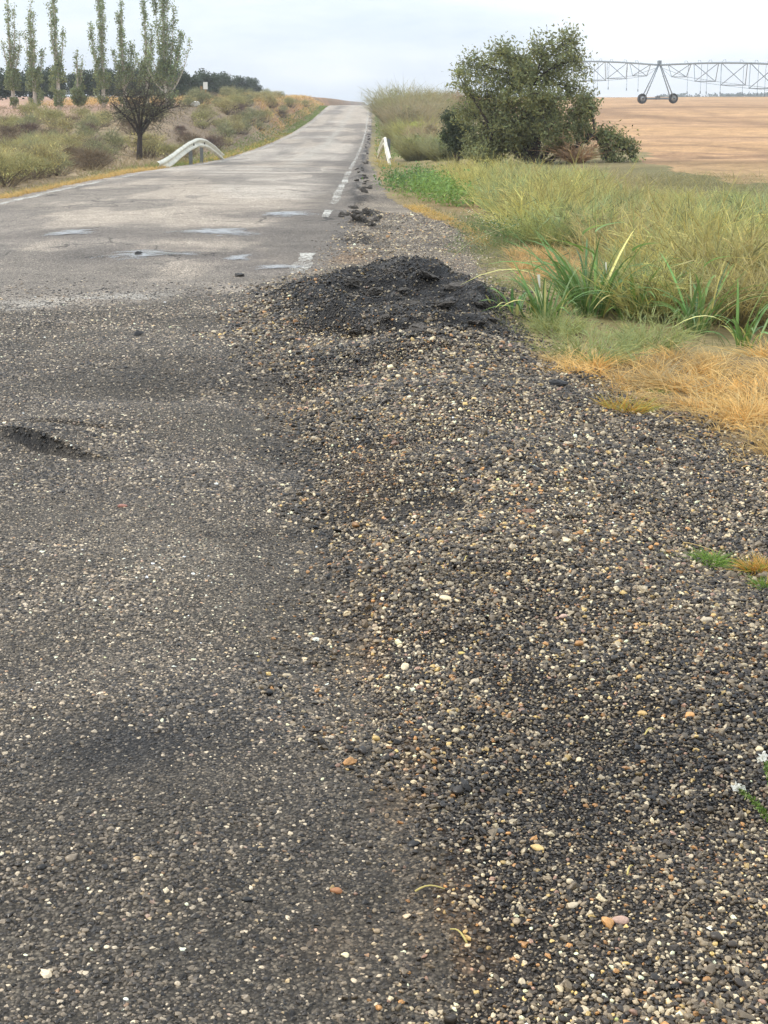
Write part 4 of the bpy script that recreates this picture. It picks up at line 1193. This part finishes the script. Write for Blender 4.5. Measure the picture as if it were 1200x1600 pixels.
# ------------------------------------------------------------------ shrubs
def tuft(name, n, rad, ht, wd, c0, c1, lean=.55, droop=.25, sub=2, seg=3, parent=None, dome=False, mat='leaf', sway=.2, spread=.6):
    """A clump of thin upright stems with side shoots."""
    mb = MB()
    an = rng.uniform(0, 6.283, n); rr = np.sqrt(rng.random(n)) * rad * spread
    base = np.stack([rr * np.cos(an), rr * np.sin(an), np.full(n, -.02)], 1)
    out_ = np.stack([np.cos(an), np.sin(an), 0 * an], 1)
    le = lean * (.25 + rr / (rad * spread + 1e-6)) + sway * np.abs(rng.standard_normal(n)) * .5
    d = np.array([0, 0, 1.0]) + out_ * le[:, None] + sway * rng.standard_normal((n, 3)) * [1, 1, .3]
    ln = ht * rng.uniform(.55, 1.08, n) * (1 - .25 * (rr / (rad + 1e-6)))
    k0 = vary(c0, n, .14); k1 = vary(c1, n, .14)
    ribbons(mb, base, d, ln, wd * rng.uniform(.7, 1.3, n), droop * rng.uniform(.3, 1.4, n), seg, k0, k1)
    if sub:
        m = n * sub; idx = rng.integers(0, n, m); t = rng.uniform(.25, .85, m)
        b2 = base[idx] + unit(d[idx]) * (ln[idx] * t)[:, None]
        hz = unit(d[idx] * [1, 1, 0] + 1e-5) * (droop * t ** 2 * ln[idx])[:, None]
        b2 = b2 + hz * .6
        d2 = unit(d[idx]) + .55 * rng.standard_normal((m, 3))
        ribbons(mb, b2, d2, ln[idx] * rng.uniform(.15, .42, m), wd * .8 * rng.uniform(.6, 1.2, m), droop * rng.uniform(0, 1, m), 2, k0[idx] * .5 + k1[idx] * .5, k1[idx])
    return mb
def make_proto(name, mb, mat='leaf'):
    return mb.build(name, M[mat])
def scatter(protos, spots, label, cat, group, zs=(.85, 1.2)):
    for i, sp in enumerate(spots):
        X, Y, s_ = sp[:3]; lab = sp[3] if len(sp) > 3 else label
        j = rng.integers(0, len(protos))
        p = protos[j]
        if p.get('used'):
            o = p.copy(); C.objects.link(o)
        else:
            o = p; o['used'] = 1
        o.location = (X, Y, zat(X, Y)); o.rotation_euler = (0, 0, rng.uniform(0, 6.28)); o.scale = (s_, s_, s_ * rng.uniform(*zs))
        tag(o, lab, cat, group)
    for p in protos:
        if not p.get('used'):
            bpy.data.objects.remove(p)
    for o in C.objects:
        if 'used' in o: del o['used']
def poisson(n, fn, rmin, tries=40):
    pts = []
    for _ in range(n * tries):
        X, Y = fn()
        r_ = rmin(X, Y) if callable(rmin) else rmin
        if all((X - a) ** 2 + (Y - b) ** 2 > r_ * r_ for a, b in pts):
            pts.append((X, Y))
            if len(pts) >= n: break
    return pts
def bush_mb(rad, ht, c0, c1, n, lsz):
    # rounded bush: dead lower twigs, lobes of small leaves and fine upright shoots on top
    mb = MB()
    nl = 9
    for k in range(nl):
        an = rng.uniform(0, 6.28); rr = rad * .62 * math.sqrt(rng.random()); r_ = rng.uniform(.3, .5) * rad
        c = np.array([math.cos(an) * rr, math.sin(an) * rr, ht * rng.uniform(.4, .72) * (1 - .35 * rr / rad)])
        tube(mb, limb((0, 0, 0), c, 5, .1, .1), np.linspace(.016, .006, 5), 4, lin(110, 98, 86))
        m = n // nl
        d = unit(rng.standard_normal((m, 3)) + [0, 0, .35]) * (rng.random((m, 1)) ** .3) * r_
        q = c + d * [1, 1, .8]
        tone = np.exp(.13 * rng.standard_normal())
        leaves(mb, q, lsz * np.exp(.3 * rng.standard_normal(m)), .35, mixc(vary(c0, m), vary(c1, m), rng.random(m)) * tone, up=.0, axis=np.array([0, 0, 1.0]))
        j = 70
        d2 = unit(rng.standard_normal((j, 3)) * [1, 1, .5] + [0, 0, 1.1])
        ribbons(mb, c + d2 * r_ * .6, d2, r_ * rng.uniform(.4, .95, j), np.full(j, .009), rng.uniform(0, .4, j), 2, vary(c0, j), vary(c1, j))
    j = 90
    an = rng.uniform(0, 6.28, j); b = np.stack([np.cos(an), np.sin(an), 0 * an], 1) * rad * .3
    ribbons(mb, b, b / rad * 2.2 + [0, 0, .8] + .3 * rng.standard_normal((j, 3)), rad * rng.uniform(.5, 1, j), np.full(j, .010), rng.uniform(0, .5, j), 2, vary((96, 84, 72), j), vary((130, 114, 94), j))
    return mb
# left slope: rounded olive salt bushes and dead brown ones
def left_fn():
    D = 24 + 88 * rng.random() ** 1.1
    X0 = float(_xr(np.array([D]))[0]) - ROAD_W - 1.9
    X1 = -.262 * D - 2.5
    if X1 > X0 - .5: return (X0 - rng.uniform(0, 1.0), D)
    return (rng.uniform(X1, X0), D)
lp = poisson(235, left_fn, lambda X, Y: .95 if Y < 60 else 1.25)
olive = [make_proto('salt_bush', bush_mb(.66, .66, a, b, 1150, .05)) for a, b in (((130, 126, 86), (188, 182, 122)), ((136, 126, 90), (200, 190, 132)), ((120, 120, 88), (174, 174, 128)))]
brown = [make_proto('dry_bush', bush_mb(.6, .5, a, b, 700, .045)) for a, b in (((92, 76, 68), (134, 112, 98)), ((100, 88, 70), (148, 128, 102)))]
lo, lb_ = [], []
for _ in range(34):
    D = rng.uniform(104, 185); u_ = rng.uniform(1.2, 13)
    lp.append((float(_xr(np.array([D]))[0]) - ROAD_W - u_, D))
for X, Y in lp:
    if Y > 82 and X / Y < -.13: continue
    if 44 < Y < 58.5 and abs(X / Y + .1668) < .017: continue
    s_ = rng.uniform(.75, 1.35)
    if Y > 90: s_ *= 1.15
    (lb_ if (38 < Y < 80 and rng.random() < .34) or rng.random() < .08 else lo).append((X, Y, s_))
scatter(olive, lo, 'rounded dull olive bush, one of many covering the left slope', 'bush', 'olive bushes on the left slope')
scatter(brown, lb_, 'dead brown bush, one of several between the olive ones on the left slope', 'bush', 'dead brown bushes on the left slope')

# right side: tall wispy broom-like shrubs in front of the field
def right_fn():
    D = rng.uniform(9.6, 33)
    x0 = float(sh_edge(np.array([D]))[0]) + np.interp(D, [9, 12, 18, 22, 26, 33], [.95, .9, .8, 1.3, 1.5, 1.5])
    return (rng.uniform(x0, .268 * D + 1.4), D)
rp = poisson(250, right_fn, lambda X, Y: np.interp(Y, [9, 14, 33], [.52, .62, .66]))
def broom_mb(c0, c1):
    mb = MB()
    for k in range(8):
        an = rng.uniform(0, 6.28); rr = .30 * math.sqrt(rng.random()); h_ = rng.uniform(.55, 1.0) * (1 - .5 * rr)
        tone = np.exp(.16 * rng.standard_normal()); q0 = tuple(np.clip(np.array(c0) * tone, 0, 255)); q1 = tuple(np.clip(np.array(c1) * tone, 0, 255))
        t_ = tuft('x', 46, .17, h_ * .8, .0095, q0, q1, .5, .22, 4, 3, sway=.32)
        off = np.array([rr * math.cos(an), rr * math.sin(an), 0]); ln_ = np.array([math.cos(an), math.sin(an)]) * rr * .9
        for v in t_.V:
            v[:, :2] += ln_ * np.maximum(v[:, 2:3], 0) / .8
            v += off
        for v, q, c in zip(t_.V, t_.Q, t_.K):
            pass
        n0 = mb.n
        mb.V += t_.V; mb.K += t_.K; mb.Q += [q + n0 for q in t_.Q]; mb.n += t_.n
    return mb
wisp = [make_proto('broom_shrub', broom_mb(a, b)) for a, b in
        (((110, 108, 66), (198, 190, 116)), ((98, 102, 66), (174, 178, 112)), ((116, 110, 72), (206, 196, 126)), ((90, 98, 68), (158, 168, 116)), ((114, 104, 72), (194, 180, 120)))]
rs = []
for X, Y in rp:
    if 12.5 < Y < 15.5 and X < 2.2: continue
    if Y < 10.7 and X < 2.5: continue
    if Y > 25 and X / Y > .135: continue
    s_ = rng.uniform(.62, 1.22) * np.interp(Y, [9, 12, 15, 20, 33], [.9, 1.1, 1.15, .85, .6]) * np.interp(X - float(sh_edge(np.array([Y]))[0]), [1, 2.2], [.72, 1])
    if Y > 16: s_ *= np.interp(X / Y, [.06, .11, .15, .19], [1.5, 1.35, .95, .78])
    rs.append((X, Y, s_))
for px, py, s_ in [(1130, 470, 1.35), (1055, 440, 1.25), (1185, 480, 1.4), (975, 410, 1.25), (905, 385, 1.2), (1100, 410, 1.3), (1020, 385, 1.25), (1170, 400, 1.3), (850, 350, 1.2), (940, 350, 1.25)]:
    q = A(px, py); rs.append((q.x, q.y, s_))
scatter(wisp, rs, 'wispy olive green broom shrub, one of the mass filling the right verge', 'shrub', 'wispy broom shrubs on the right verge')

# tall tamarisk-like bushes along the right of the climbing road
def tamarisk(px, D, top, wpx, rgb0, rgb1, label, seed):
    k = D * .967 / FPX; X = (px - 600) * k; z0 = zat(X, D)
    ztop = elev(top, D)
    ht = ztop - z0; rad = wpx * k / 2
    global rng
    kr = rng; rng = np.random.default_rng(seed)
    root = empty('tamarisk_bush', (X, D, z0))
    mb = tuft('x', 800, rad * 1.1, ht * 1.32, .026 * D / 90, rgb0, rgb1, .42, .25, 3, 3, sway=.22, spread=.75)
    for j in range(14):
        an = rng.uniform(0, 6.28); rr = rad * .8 * math.sqrt(rng.random()); r_ = rng.uniform(.22, .42) * rad
        c = np.array([math.cos(an) * rr, math.sin(an) * rr, ht * rng.uniform(.25, .86) * (1 - .3 * rr / rad)])
        m = 110; tone = np.exp(.2 * rng.standard_normal())
        leaves(mb, c + unit(rng.standard_normal((m, 3))) * (rng.random((m, 1)) ** .35) * r_, .13 * np.exp(.3 * rng.standard_normal(m)), .4, vary(tuple(.5 * (np.array(rgb0) + rgb1) * [.94, 1.0, .9]), m) * tone, axis=np.array([0, 0, .8]))
    mb.build('foliage', M['leaf'], root)
    sb = MB()
    for j in range(7):
        an = rng.uniform(0, 6.28); e = np.array([math.cos(an) * rad * .6, math.sin(an) * rad * .6, ht * rng.uniform(.45, .7)])
        tube(sb, limb((0, 0, -.1), e, 6, .1, .06), np.linspace(.05, .012, 6), 5)
    sb.build('stem', M['bark'], root, True)
    rng = kr
    tag(root, label, 'bush', 'tall bushes right of the climbing road')
tamarisk(616, 128, 136, 44, (128, 124, 88), (176, 168, 124), 'tall bush against the sky, first right of the road crest', 1)
tamarisk(640, 118, 138, 52, (122, 120, 84), (172, 168, 120), 'tall olive bush second from the road crest', 2)
tamarisk(668, 112, 142, 50, (126, 120, 86), (178, 166, 124), 'tall straw tinted bush third from the road crest', 3)
tamarisk(640, 92, 158, 56, (132, 122, 96), (178, 164, 130), 'grey tan bush with dark stems showing, in front of the tall ones', 4)
tamarisk(672, 96, 155, 50, (128, 122, 90), (180, 168, 128), 'tan bush touching the left side of the dark small tree', 5)
tamarisk(652, 72, 186, 40, (132, 130, 78), (184, 178, 112), 'low yellow green round bush under the tan bushes', 6)
tamarisk(676, 68, 192, 50, (138, 124, 98), (186, 164, 134), 'low dull tan bush beside the yellow green one', 7)
tamarisk(628, 80, 190, 34, (120, 118, 78), (166, 160, 110), 'small dark olive bush nearest the road behind the white guardrail', 8)
tamarisk(660, 56, 206, 66, (130, 128, 88), (176, 172, 122), 'wide low pale olive bush behind the red earth', 9)
tamarisk(700, 52, 208, 60, (126, 126, 92), (170, 170, 126), 'pale grey green bush at the foot of the small dark tree', 10)
tamarisk(692, 140, 140, 50, (124, 120, 86), (172, 164, 122), 'far olive bush half hidden behind the almond tree', 11)
tamarisk(718, 120, 146, 40, (124, 112, 84), (180, 150, 118), 'far reddish tan bush peeping left of the almond crown', 12)
# pale brown dead reed clump under the drooping arm
p = (col_x(903, 41.2), 41.2)
mb = tuft('dry_reed', 150, .28, 1.1, .03, (150, 118, 88), (206, 172, 136), .5, .6, 2, 4, mat='dry', sway=.3)
o = mb.build('dry_reed_clump', M['dry']); o.location = (*p, zat(*p)); tag(o, 'tan dead reed clump under the drooping arm of the almond tree', 'reeds')

# ------------------------------------------------------------------ grass on the verges
def blades(mb, X, Y, ht, wd, c0, c1, lean=.5, droop=.5, seg=3):
    n = len(X)
    base = np.stack([X, Y, H(X, Y) - .005], 1)
    d = np.array([0, 0, 1.0]) + lean * rng.standard_normal((n, 3)) * [1, 1, .2]
    ribbons(mb, base, d, ht, wd, droop * rng.uniform(.2, 1.3, n), seg, vary(c0, n, .12), vary(c1, n, .12))
mb = MB()        # straw yellow grass, near right
def straw_edge(Y):
    return np.interp(Y, [5.6, 6.3, 6.9, 7.4, 7.9, 8.4, 8.9, 9.6], [1.75, 1.62, 1.5, 1.35, 1.12, .86, 1.1, 1.4])
for _ in range(520):
    cx, cy = rng.uniform(.75, 4.2), rng.uniform(5.5, 9.4)
    ed = cx - float(straw_edge(cy)) + .1 * rng.standard_normal(); tp_ = float(np.interp(cx, [.8, 1.2, 1.8, 2.6, 4.2], [8.5, 8.6, 8.8, 9.1, 9.3])) - cy
    if ed < 0 or tp_ < -.1 * rng.random(): continue
    m = int(rng.uniform(40, 120) * np.clip(.35 + ed * 3, .3, 1)); r_ = rng.uniform(.05, .13)
    X = cx + r_ * .6 * rng.standard_normal(m); Y = cy + r_ * .6 * rng.standard_normal(m)
    h_ = rng.uniform(.07, .2) * np.clip(.35 + ed * 2.5, .35, 1)
    base = np.stack([X, Y, H(X, Y) - .005], 1)
    d = np.array([0, 0, 1.0]) + np.stack([X - cx, Y - cy, 0 * X], 1) * 6 + .55 * rng.standard_normal((m, 3)) * [1, 1, .3] + rng.standard_normal(3) * [.35, .35, 0]
    g_ = rng.random()
    c0, c1 = ((200, 158, 90), (252, 218, 148)) if g_ < .62 else (((166, 136, 86), (222, 194, 136)) if g_ < .88 else ((150, 130, 92), (206, 190, 150)))
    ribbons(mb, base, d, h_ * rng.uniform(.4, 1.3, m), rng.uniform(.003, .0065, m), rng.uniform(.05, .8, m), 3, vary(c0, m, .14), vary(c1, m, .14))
def patch(px0, px1, py0, py1, n, hlo, hhi, wlo, whi, c0, c1, tgt, lean=.5, dens=.5, thr=.0):
    a = []
    for _ in range(n):
        q = A(rng.uniform(px0, px1), rng.uniform(py0, py1)); a.append((q.x, q.y))
    return np.array(a)
def verge(n, y0, y1, s0, s1, hlo, hhi, wd, c0, c1, mb_, thr=.35, fq=1.5, pw=1.0, lean=.5, right=None):
    Y = y0 + (y1 - y0) * rng.random(n) ** pw
    if right is None: X = _xr(Y) - ROAD_W - rng.uniform(s0, s1, n)
    else: X = sh_edge(Y) + rng.uniform(s0, s1, n)
    k = vnoise(X * fq + 7, Y * fq) > thr * rng.uniform(.7, 1.3, n)
    X, Y = X[k], Y[k]
    blades(mb_, X, Y, rng.uniform(hlo, hhi, len(X)), wd * rng.uniform(.7, 1.3, len(X)) * np.maximum(Y / 30, 1), c0, c1, lean, .5, 2)
verge(9000, 17, 44, .25, 1.05, .05, .16, .010, (180, 146, 88), (222, 190, 124), mb, .3)
verge(900, 19.5, 22.5, -.05, .25, .04, .10, .006, (186, 148, 84), (232, 200, 126), mb, .2, right=1)
verge(1500, 16, 20, .0, .25, .04, .09, .005, (186, 150, 90), (228, 196, 130), mb, .35, right=1)
verge(2600, 12.8, 15.3, .35, 1.5, .10, .2, .005, (190, 150, 96), (236, 200, 142), mb, .35, right=1)
verge(2500, 52, 110, .3, 1.2, .08, .2, .010, (180, 150, 84), (214, 190, 110), mb, .5)
verge(1600, 40, 100, .2, .9, .06, .16, .010, (176, 150, 80), (212, 190, 104), mb, .55, right=1)
verge(16000, 100, 215, 1.2, 18, .2, .6, .012, (176, 142, 88), (228, 196, 134), mb, .3, fq=.5)
q = np.array([(col_x(372, 128) + .6 * rng.standard_normal(), 128 + rng.standard_normal()) for _ in range(900)])
blades(mb, q[:, 0], q[:, 1], rng.uniform(.5, 1.1, 900), np.full(900, .03), (196, 160, 96), (228, 190, 120), .5, .5, 2)
tag(mb.build('dry_grass', M['dry']), 'straw yellow dead grass along the edges of gravel and road', 'grass', kind='stuff')
mb = MB()        # green verge grass
verge(9000, 42, 200, .35, 2.0, .10, .26, .010, (92, 112, 52), (140, 156, 80), mb, .4, pw=.8)
verge(2500, 24, 60, .6, 1.6, .08, .2, .010, (112, 120, 66), (158, 160, 98), mb, .45)
verge(3000, 60, 200, .3, 2.0, .12, .35, .012, (86, 118, 54), (136, 164, 84), mb, .4, right=1)
verge(7000, 9.5, 20, .0, 1.3, .04, .16, .004, (118, 122, 74), (164, 164, 108), mb, .42, right=1)
verge(5000, 20, 50, .1, 3.4, .06, .25, .006, (120, 120, 72), (172, 166, 108), mb, .4, right=1)
verge(9000, 9.3, 33, 1.0, 7, .15, .5, .004, (122, 118, 78), (178, 170, 116), mb, .3, right=1)
verge(2600, 28, 34, 2.6, 9, .1, .3, .008, (132, 126, 84), (186, 174, 122), mb, .3, right=1)
tag(mb.build('verge_grass', M['leaf']), 'short green and olive grass growing along both verges', 'grass', kind='stuff')
mb = MB()        # sparse dry grass between the bushes on the left
Y = 24 + 76 * rng.random(15000); X = _xr(Y) - ROAD_W - .9 - rng.random(15000) * np.clip(.262 * Y + 2 + _xr(Y) - ROAD_W, 2, 22)
blades(mb, X, Y, rng.uniform(.1, .38, len(X)), .008 * np.maximum(Y / 30, 1) * rng.uniform(.7, 1.3, len(X)), (122, 108, 82), (176, 158, 116), .6, .4, 2)
tag(mb.build('slope_grass', M['dry']), 'thin dry grass between the bushes of the left slope', 'grass', kind='stuff')

# green leafy weeds by the gravel apron
def weed(px, py, rad, ht, n, lsz, rgb, label, group=None, flowers=0, name='leafy_weed'):
    p = A(px, py); root = empty(name, p)
    mb = tuft('x', 60, rad, ht, .006, rgb, rgb, .8, .3, 1, 2, sway=.4)
    q = rng.standard_normal((n, 3)) * [rad * .55, rad * .55, ht * .3] + [0, 0, ht * .55]
    q[:, 2] = np.abs(q[:, 2])
    leaves(mb, q, lsz * np.exp(.25 * rng.standard_normal(n)), .5, vary(rgb, n), up=.9)
    mb.build('foliage', M['leaf'], root)
    if flowers:
        fb = MB(); f = rng.standard_normal((flowers, 3)) * [rad * .6, rad * .6, ht * .1] + [0, 0, ht * .95]
        leaves(fb, f, np.full(flowers, .014), .9, np.broadcast_to(np.array(lin(226, 226, 206)), (flowers, 3)), up=1.5)
        fb.build('flower', M['leaf'], root)
    tag(root, label, 'weed', group)
g1 = 'green weeds beside the gravel apron'
for px, py, s_, lab in [(620, 292, 1.0, 'green weed nearest the road, behind the straw strip'), (640, 300, 1.1, 'green weed second from the road behind the straw strip'), (652, 286, 1.0, 'darker weed at the back of the green patch'),
                        (664, 308, 1.15, 'middle weed of the bright green patch'), (684, 300, 1.1, 'weed behind the brightest leaves of the green patch'), (690, 316, 1.2, 'bright yellow green weed at the front of the patch'),
                        (712, 322, 1.0, 'right end weed of the bright green patch'), (672, 290, .9, 'weed at the back right of the green patch')]:
    weed(px, py, .34 * s_, .30 * s_, 620, .05, (112, 140, 82) if 'bright' not in lab else (130, 158, 84), lab, g1)
weed(752, 368, .30, .24, 650, .026, (122, 138, 92), 'grey green weed with tiny pale flowers left of the orange dead grass', 'flowering weeds by the orange grass', 60)
weed(790, 385, .26, .26, 600, .026, (112, 134, 82), 'taller pale flowered weed touching the orange dead grass', 'flowering weeds by the orange grass', 45)
weed(730, 395, .24, .18, 500, .022, (130, 136, 98), 'low flat weed at the gravel side of the flowering weeds', 'flowering weeds by the orange grass', 25)

# feathery blue green weeds in front of the broad bladed grass
for px, py, ht, rad, lab in [(925, 566, .36, .24, 'feathery grey green bushy weed between the black hump and straw grass'), (1010, 545, .34, .2, 'feathery weed right of the bushiest one'), (870, 520, .24, .2, 'thin feathery weed beside the black hump')]:
    p = A(px, py); root = empty('feathery_weed', p)
    mb = tuft('x', 150, rad, ht, .006, (98, 110, 66), (180, 186, 122), .8, .25, 6, 3, sway=.5)
    mb.build('foliage', M['leaf'], root)
    tag(root, lab, 'weed', 'feathery weeds by the straw grass')

# broad bladed grass clumps
def broad_grass(px, py, n, ht, label, spread=.14, seed=0):
    p = A(px, py); root = empty('broad_grass', p)
    mb = MB(); rib = MB()
    for j in range(n):
        an = rng.uniform(0, 6.28); b = np.array([math.cos(an), math.sin(an), 0]) * rng.random() * spread
        h_ = ht * rng.uniform(.35, 1.2); az = an + .5 * rng.standard_normal()
        o_ = np.array([math.cos(az), math.sin(az), 0]); wd = rng.uniform(.012, .028)
        t = np.linspace(0, 1, 10)[:, None]
        le = rng.uniform(.05, .7); dr = rng.uniform(.1, 1.25)
        c = b + h_ * (np.array([0, 0, 1]) * t * (1 - dr * .55 * t ** 2) + o_ * (le * t + dr * .6 * t ** 2.2))
        sd = np.array([-o_[1], o_[0], 0]); tw = rng.uniform(-.5, .5)
        sdv = sd * math.cos(tw) + np.array([0, 0, 1]) * math.sin(tw)
        ww = wd * np.sin(np.pi * np.clip(t * .88 + .12, 0, 1)) ** .7 * (1 - .25 * t) + .0008
        tn = unit(np.gradient(c, axis=0)); nr = unit(np.cross(tn, sdv))
        l_ = c - sdv * ww * .5 + nr * ww * .18; r_ = c + sdv * ww * .5 + nr * ww * .18
        V = np.stack([l_, c, r_], 1).reshape(-1, 3)
        k = np.arange(9)[:, None] * 3 + np.arange(2)[None]
        Q = np.stack([k, k + 1, k + 4, k + 3], -1).reshape(-1, 4)
        colb = (vary((92, 122, 58), 1, .25)[0] if rng.random() < .82 else vary((176, 170, 104), 1, .2)[0]) * (1 + .12 * t) ; colb = np.repeat(colb[:, None, :], 3, 1); colb[:, 1] = colb[:, 1] * 1.35 + .03
        mb.add(V, Q, col=colb.reshape(-1, 3))
    mb.build('blade', M['blade'], root, True)
    return tag(root, label, 'grass plant', 'broad bladed grass plants on the right verge'), root
M['blade'] = leafy('broad_blade', .45, .3, .12, 8, .5)
def culm(root, pts, r0=.004, head=True, leafs=((.5, .25, 1),)):
    mb = MB(); pts = np.asarray(pts, float)
    tube(mb, pts, np.linspace(r0, r0 * .4, len(pts)), 5, lin(140, 156, 84))
    if head:
        e = pts[-1]; n = 26
        base = e + np.linspace(0, 1, n)[:, None] * (pts[-1] - pts[-2]) * .8
        ribbons(mb, base, rng.standard_normal((n, 3)) + [0, 0, 1.2], rng.uniform(.02, .06, n), np.full(n, .003), np.full(n, .3), 2, vary((150, 146, 96), n), vary((186, 172, 120), n))
    for t_, ln, sg in leafs:
        q = pts[0] + (pts[-1] - pts[0]) * t_
        ribbons(mb, q[None], np.array([[sg * .7, rng.uniform(-.3, .3), .9]]), np.array([ln]), np.array([.016]), np.array([.7]), 6, vary((110, 146, 70), 1), vary((150, 170, 96), 1), 2.5)
    mb.build('stem', M['blade'], root, True)
_, b1 = broad_grass(850, 505, 48, .42, 'broad bladed grass plant hugging the black hump')
_, b2 = broad_grass(920, 495, 84, .66, 'tallest broad bladed grass plant with long upright leaves')
_, b3 = broad_grass(1085, 520, 62, .50, 'broad bladed grass plant behind the straw grass')
_, b4 = broad_grass(1165, 540, 24, .40, 'broad bladed grass plant at the right border with a leaf arching out')
_, b5 = broad_grass(985, 500, 44, .46, 'broad bladed grass plant between the two largest')
_, b6 = broad_grass(800, 490, 18, .24, 'short broad bladed grass plant at the back foot of the black hump')
culm(b2, [(.05, 0, 0), (.06, .05, .35), (.03, .08, .72), (.02, .1, .98)], leafs=((.45, .2, -1), (.62, .18, 1)))
culm(b2, [(-.02, 0, 0), (-.04, .05, .3), (-.06, .08, .62)], head=False, leafs=((.75, .22, -1), (.95, .16, 1)))
culm(b1, [(.02, 0, 0), (-.03, .02, .2), (-.09, .03, .40), (-.12, .04, .52)], head=False, leafs=((.7, .1, 1),))
culm(b5, [(0, 0, 0), (.02, .05, .4), (.0, .1, .82)], leafs=((.6, .16, 1), (.8, .12, -1)))
culm(b4, [(-.05, 0, 0), (.03, 0, .22), (.13, .02, .42), (.24, .02, .5)], r0=.006, head=False, leafs=((.5, .3, 1), (.9, .25, 1)))
culm(b3, [(0, 0, 0), (.02, 0, .25), (.05, .02, .5)], head=False, leafs=((.9, .16, 1),))
for (bb, ps) in ((b1, (-.05, -.03, .34)), (b2, (.10, -.06, .40))):      # pale dead leaf tips
    mb = MB(); ribbons(mb, np.array([ps]), np.array([[.05, 0, -1.0]]), np.array([.09]), np.array([.02]), np.array([.1]), 4, np.array([lin(232, 228, 212)]), np.array([lin(236, 232, 220)]), 3)
    mb.build('dead_leaf', M['dry'], bb)
# long pale blade arching over the flowering weeds
p = A(708, 402); root = empty('arching_grass', p); mb = MB()
ribbons(mb, np.zeros((1, 3)), np.array([[.75, 0, .9]]), np.array([.62]), np.array([.016]), np.array([.45]), 10, np.array([lin(170, 176, 130)]), np.array([lin(206, 208, 164)]), 3)
mb.build('blade', M['blade'], root); tag(root, 'single long pale grass blade arching over the flowering weeds', 'grass blade')

# small tufts on the gravel
def gtuft(px, py, rad, ht, n, cs, label):
    p = A(px, py); mb = MB()
    for c0, c1, sh, ox in cs:
        m = int(n * sh); an = rng.uniform(0, 6.28, m); rr = np.sqrt(rng.random(m)) * rad
        Xr = rr * np.cos(an) + ox; Yr = rr * np.sin(an)
        base = np.stack([Xr, Yr, H(Xr + p.x, Yr + p.y) - p.z], 1)
        d = np.array([0, 0, .8]) + np.stack([np.cos(an), np.sin(an), 0 * an], 1) * (rr / rad)[:, None] * .8 + .4 * rng.standard_normal((m, 3))
        ribbons(mb, base, d, ht * rng.uniform(.5, 1.2, m), rng.uniform(.0022, .004, m), rng.uniform(.1, .6, m), 3, vary(c0, m, .12), vary(c1, m, .12))
    o = mb.build('grass_tuft', M['leaf']); o.location = p
    tag(o, label, 'grass tuft')
YL = ((176, 128, 58), (232, 190, 100)); GR = ((88, 124, 48), (150, 176, 84))
gtuft(978, 642, .11, .10, 420, [(*YL, .6, 0), ((130, 140, 60), (190, 190, 100), .4, .01)], 'lone yellow and green tuft on gravel in front of the straw grass')
gtuft(1110, 880, .05, .055, 320, [(*GR, 1, 0)], 'bright green tuft alone on the right gravel')
gtuft(1185, 892, .05, .065, 420, [(*YL, .8, 0), (*GR, .2, -.01)], 'golden tuft at the right border')
gtuft(1195, 918, .03, .05, 160, [(*GR, .9, 0), (*YL, .1, 0)], 'small green tuft just below the golden one')
gtuft(1030, 614, .035, .05, 60, [(*GR, 1, 0)], 'tiny green tuft at the front of the straw grass')
gtuft(1042, 868, .02, .03, 24, [((150, 150, 90), (200, 190, 120), 1, 0)], 'faint sprig left of the bright green tuft')
# flowering sprig reaching in from the right border
p = A(1199, 1290); root = empty('flowering_sprig', p)
for tip in ((-.062, .03, .075), (-.005, .05, .135)):
    mb = MB(); fb = MB()
    pth = limb((.02, -.03, 0), tip, 12, .1, .02)
    tube(mb, pth, np.linspace(.003, .0015, 12), 5, lin(120, 140, 70))
    n = 110; tt = rng.uniform(.2, 1, n); q = np.stack([np.interp(tt, np.linspace(0, 1, 12), pth[:, j]) for j in range(3)], 1) + rng.standard_normal((n, 3)) * .004
    leaves(mb, q, np.full(n, .011), .5, vary((110, 138, 62), n))
    f = pth[-1] + rng.standard_normal((22, 3)) * [.007, .006, .005]; leaves(fb, f, np.full(22, .012), .85, np.broadcast_to(np.array(lin(240, 238, 226)), (22, 3)))
    n = 18; q = np.stack([np.interp(np.linspace(.45, .95, n), np.linspace(0, 1, 12), pth[:, j]) for j in range(3)], 1) + rng.standard_normal((n, 3)) * .006
    leaves(fb, q, np.full(n, .008), .8, np.broadcast_to(np.array(lin(214, 220, 150)), (n, 3)))
    mb.build('stem', M['leaf'], root); fb.build('flower', M['leaf'], root)
tag(root, 'white tipped flowering sprig lying in from the right border over the gravel', 'flower')

# ------------------------------------------------------------------ damp air
def haze():
    m = bpy.data.materials.new('damp_air'); m.use_nodes = True
    t = m.node_tree; t.nodes.clear()
    o = N(t, 'ShaderNodeOutputMaterial'); v = N(t, 'ShaderNodeVolumePrincipled')
    v.inputs['Color'].default_value = (.93, .96, 1, 1); v.inputs['Density'].default_value = .0006; v.inputs['Anisotropy'].default_value = .2
    t.links.new(v.outputs[0], o.inputs['Volume'])
    mb = MB(); box(mb, (-1500, -120, float(PZ.min()) - 1), (1500, 1480, 26))
    tag(mb.build('haze', m), kind='stuff')
haze()
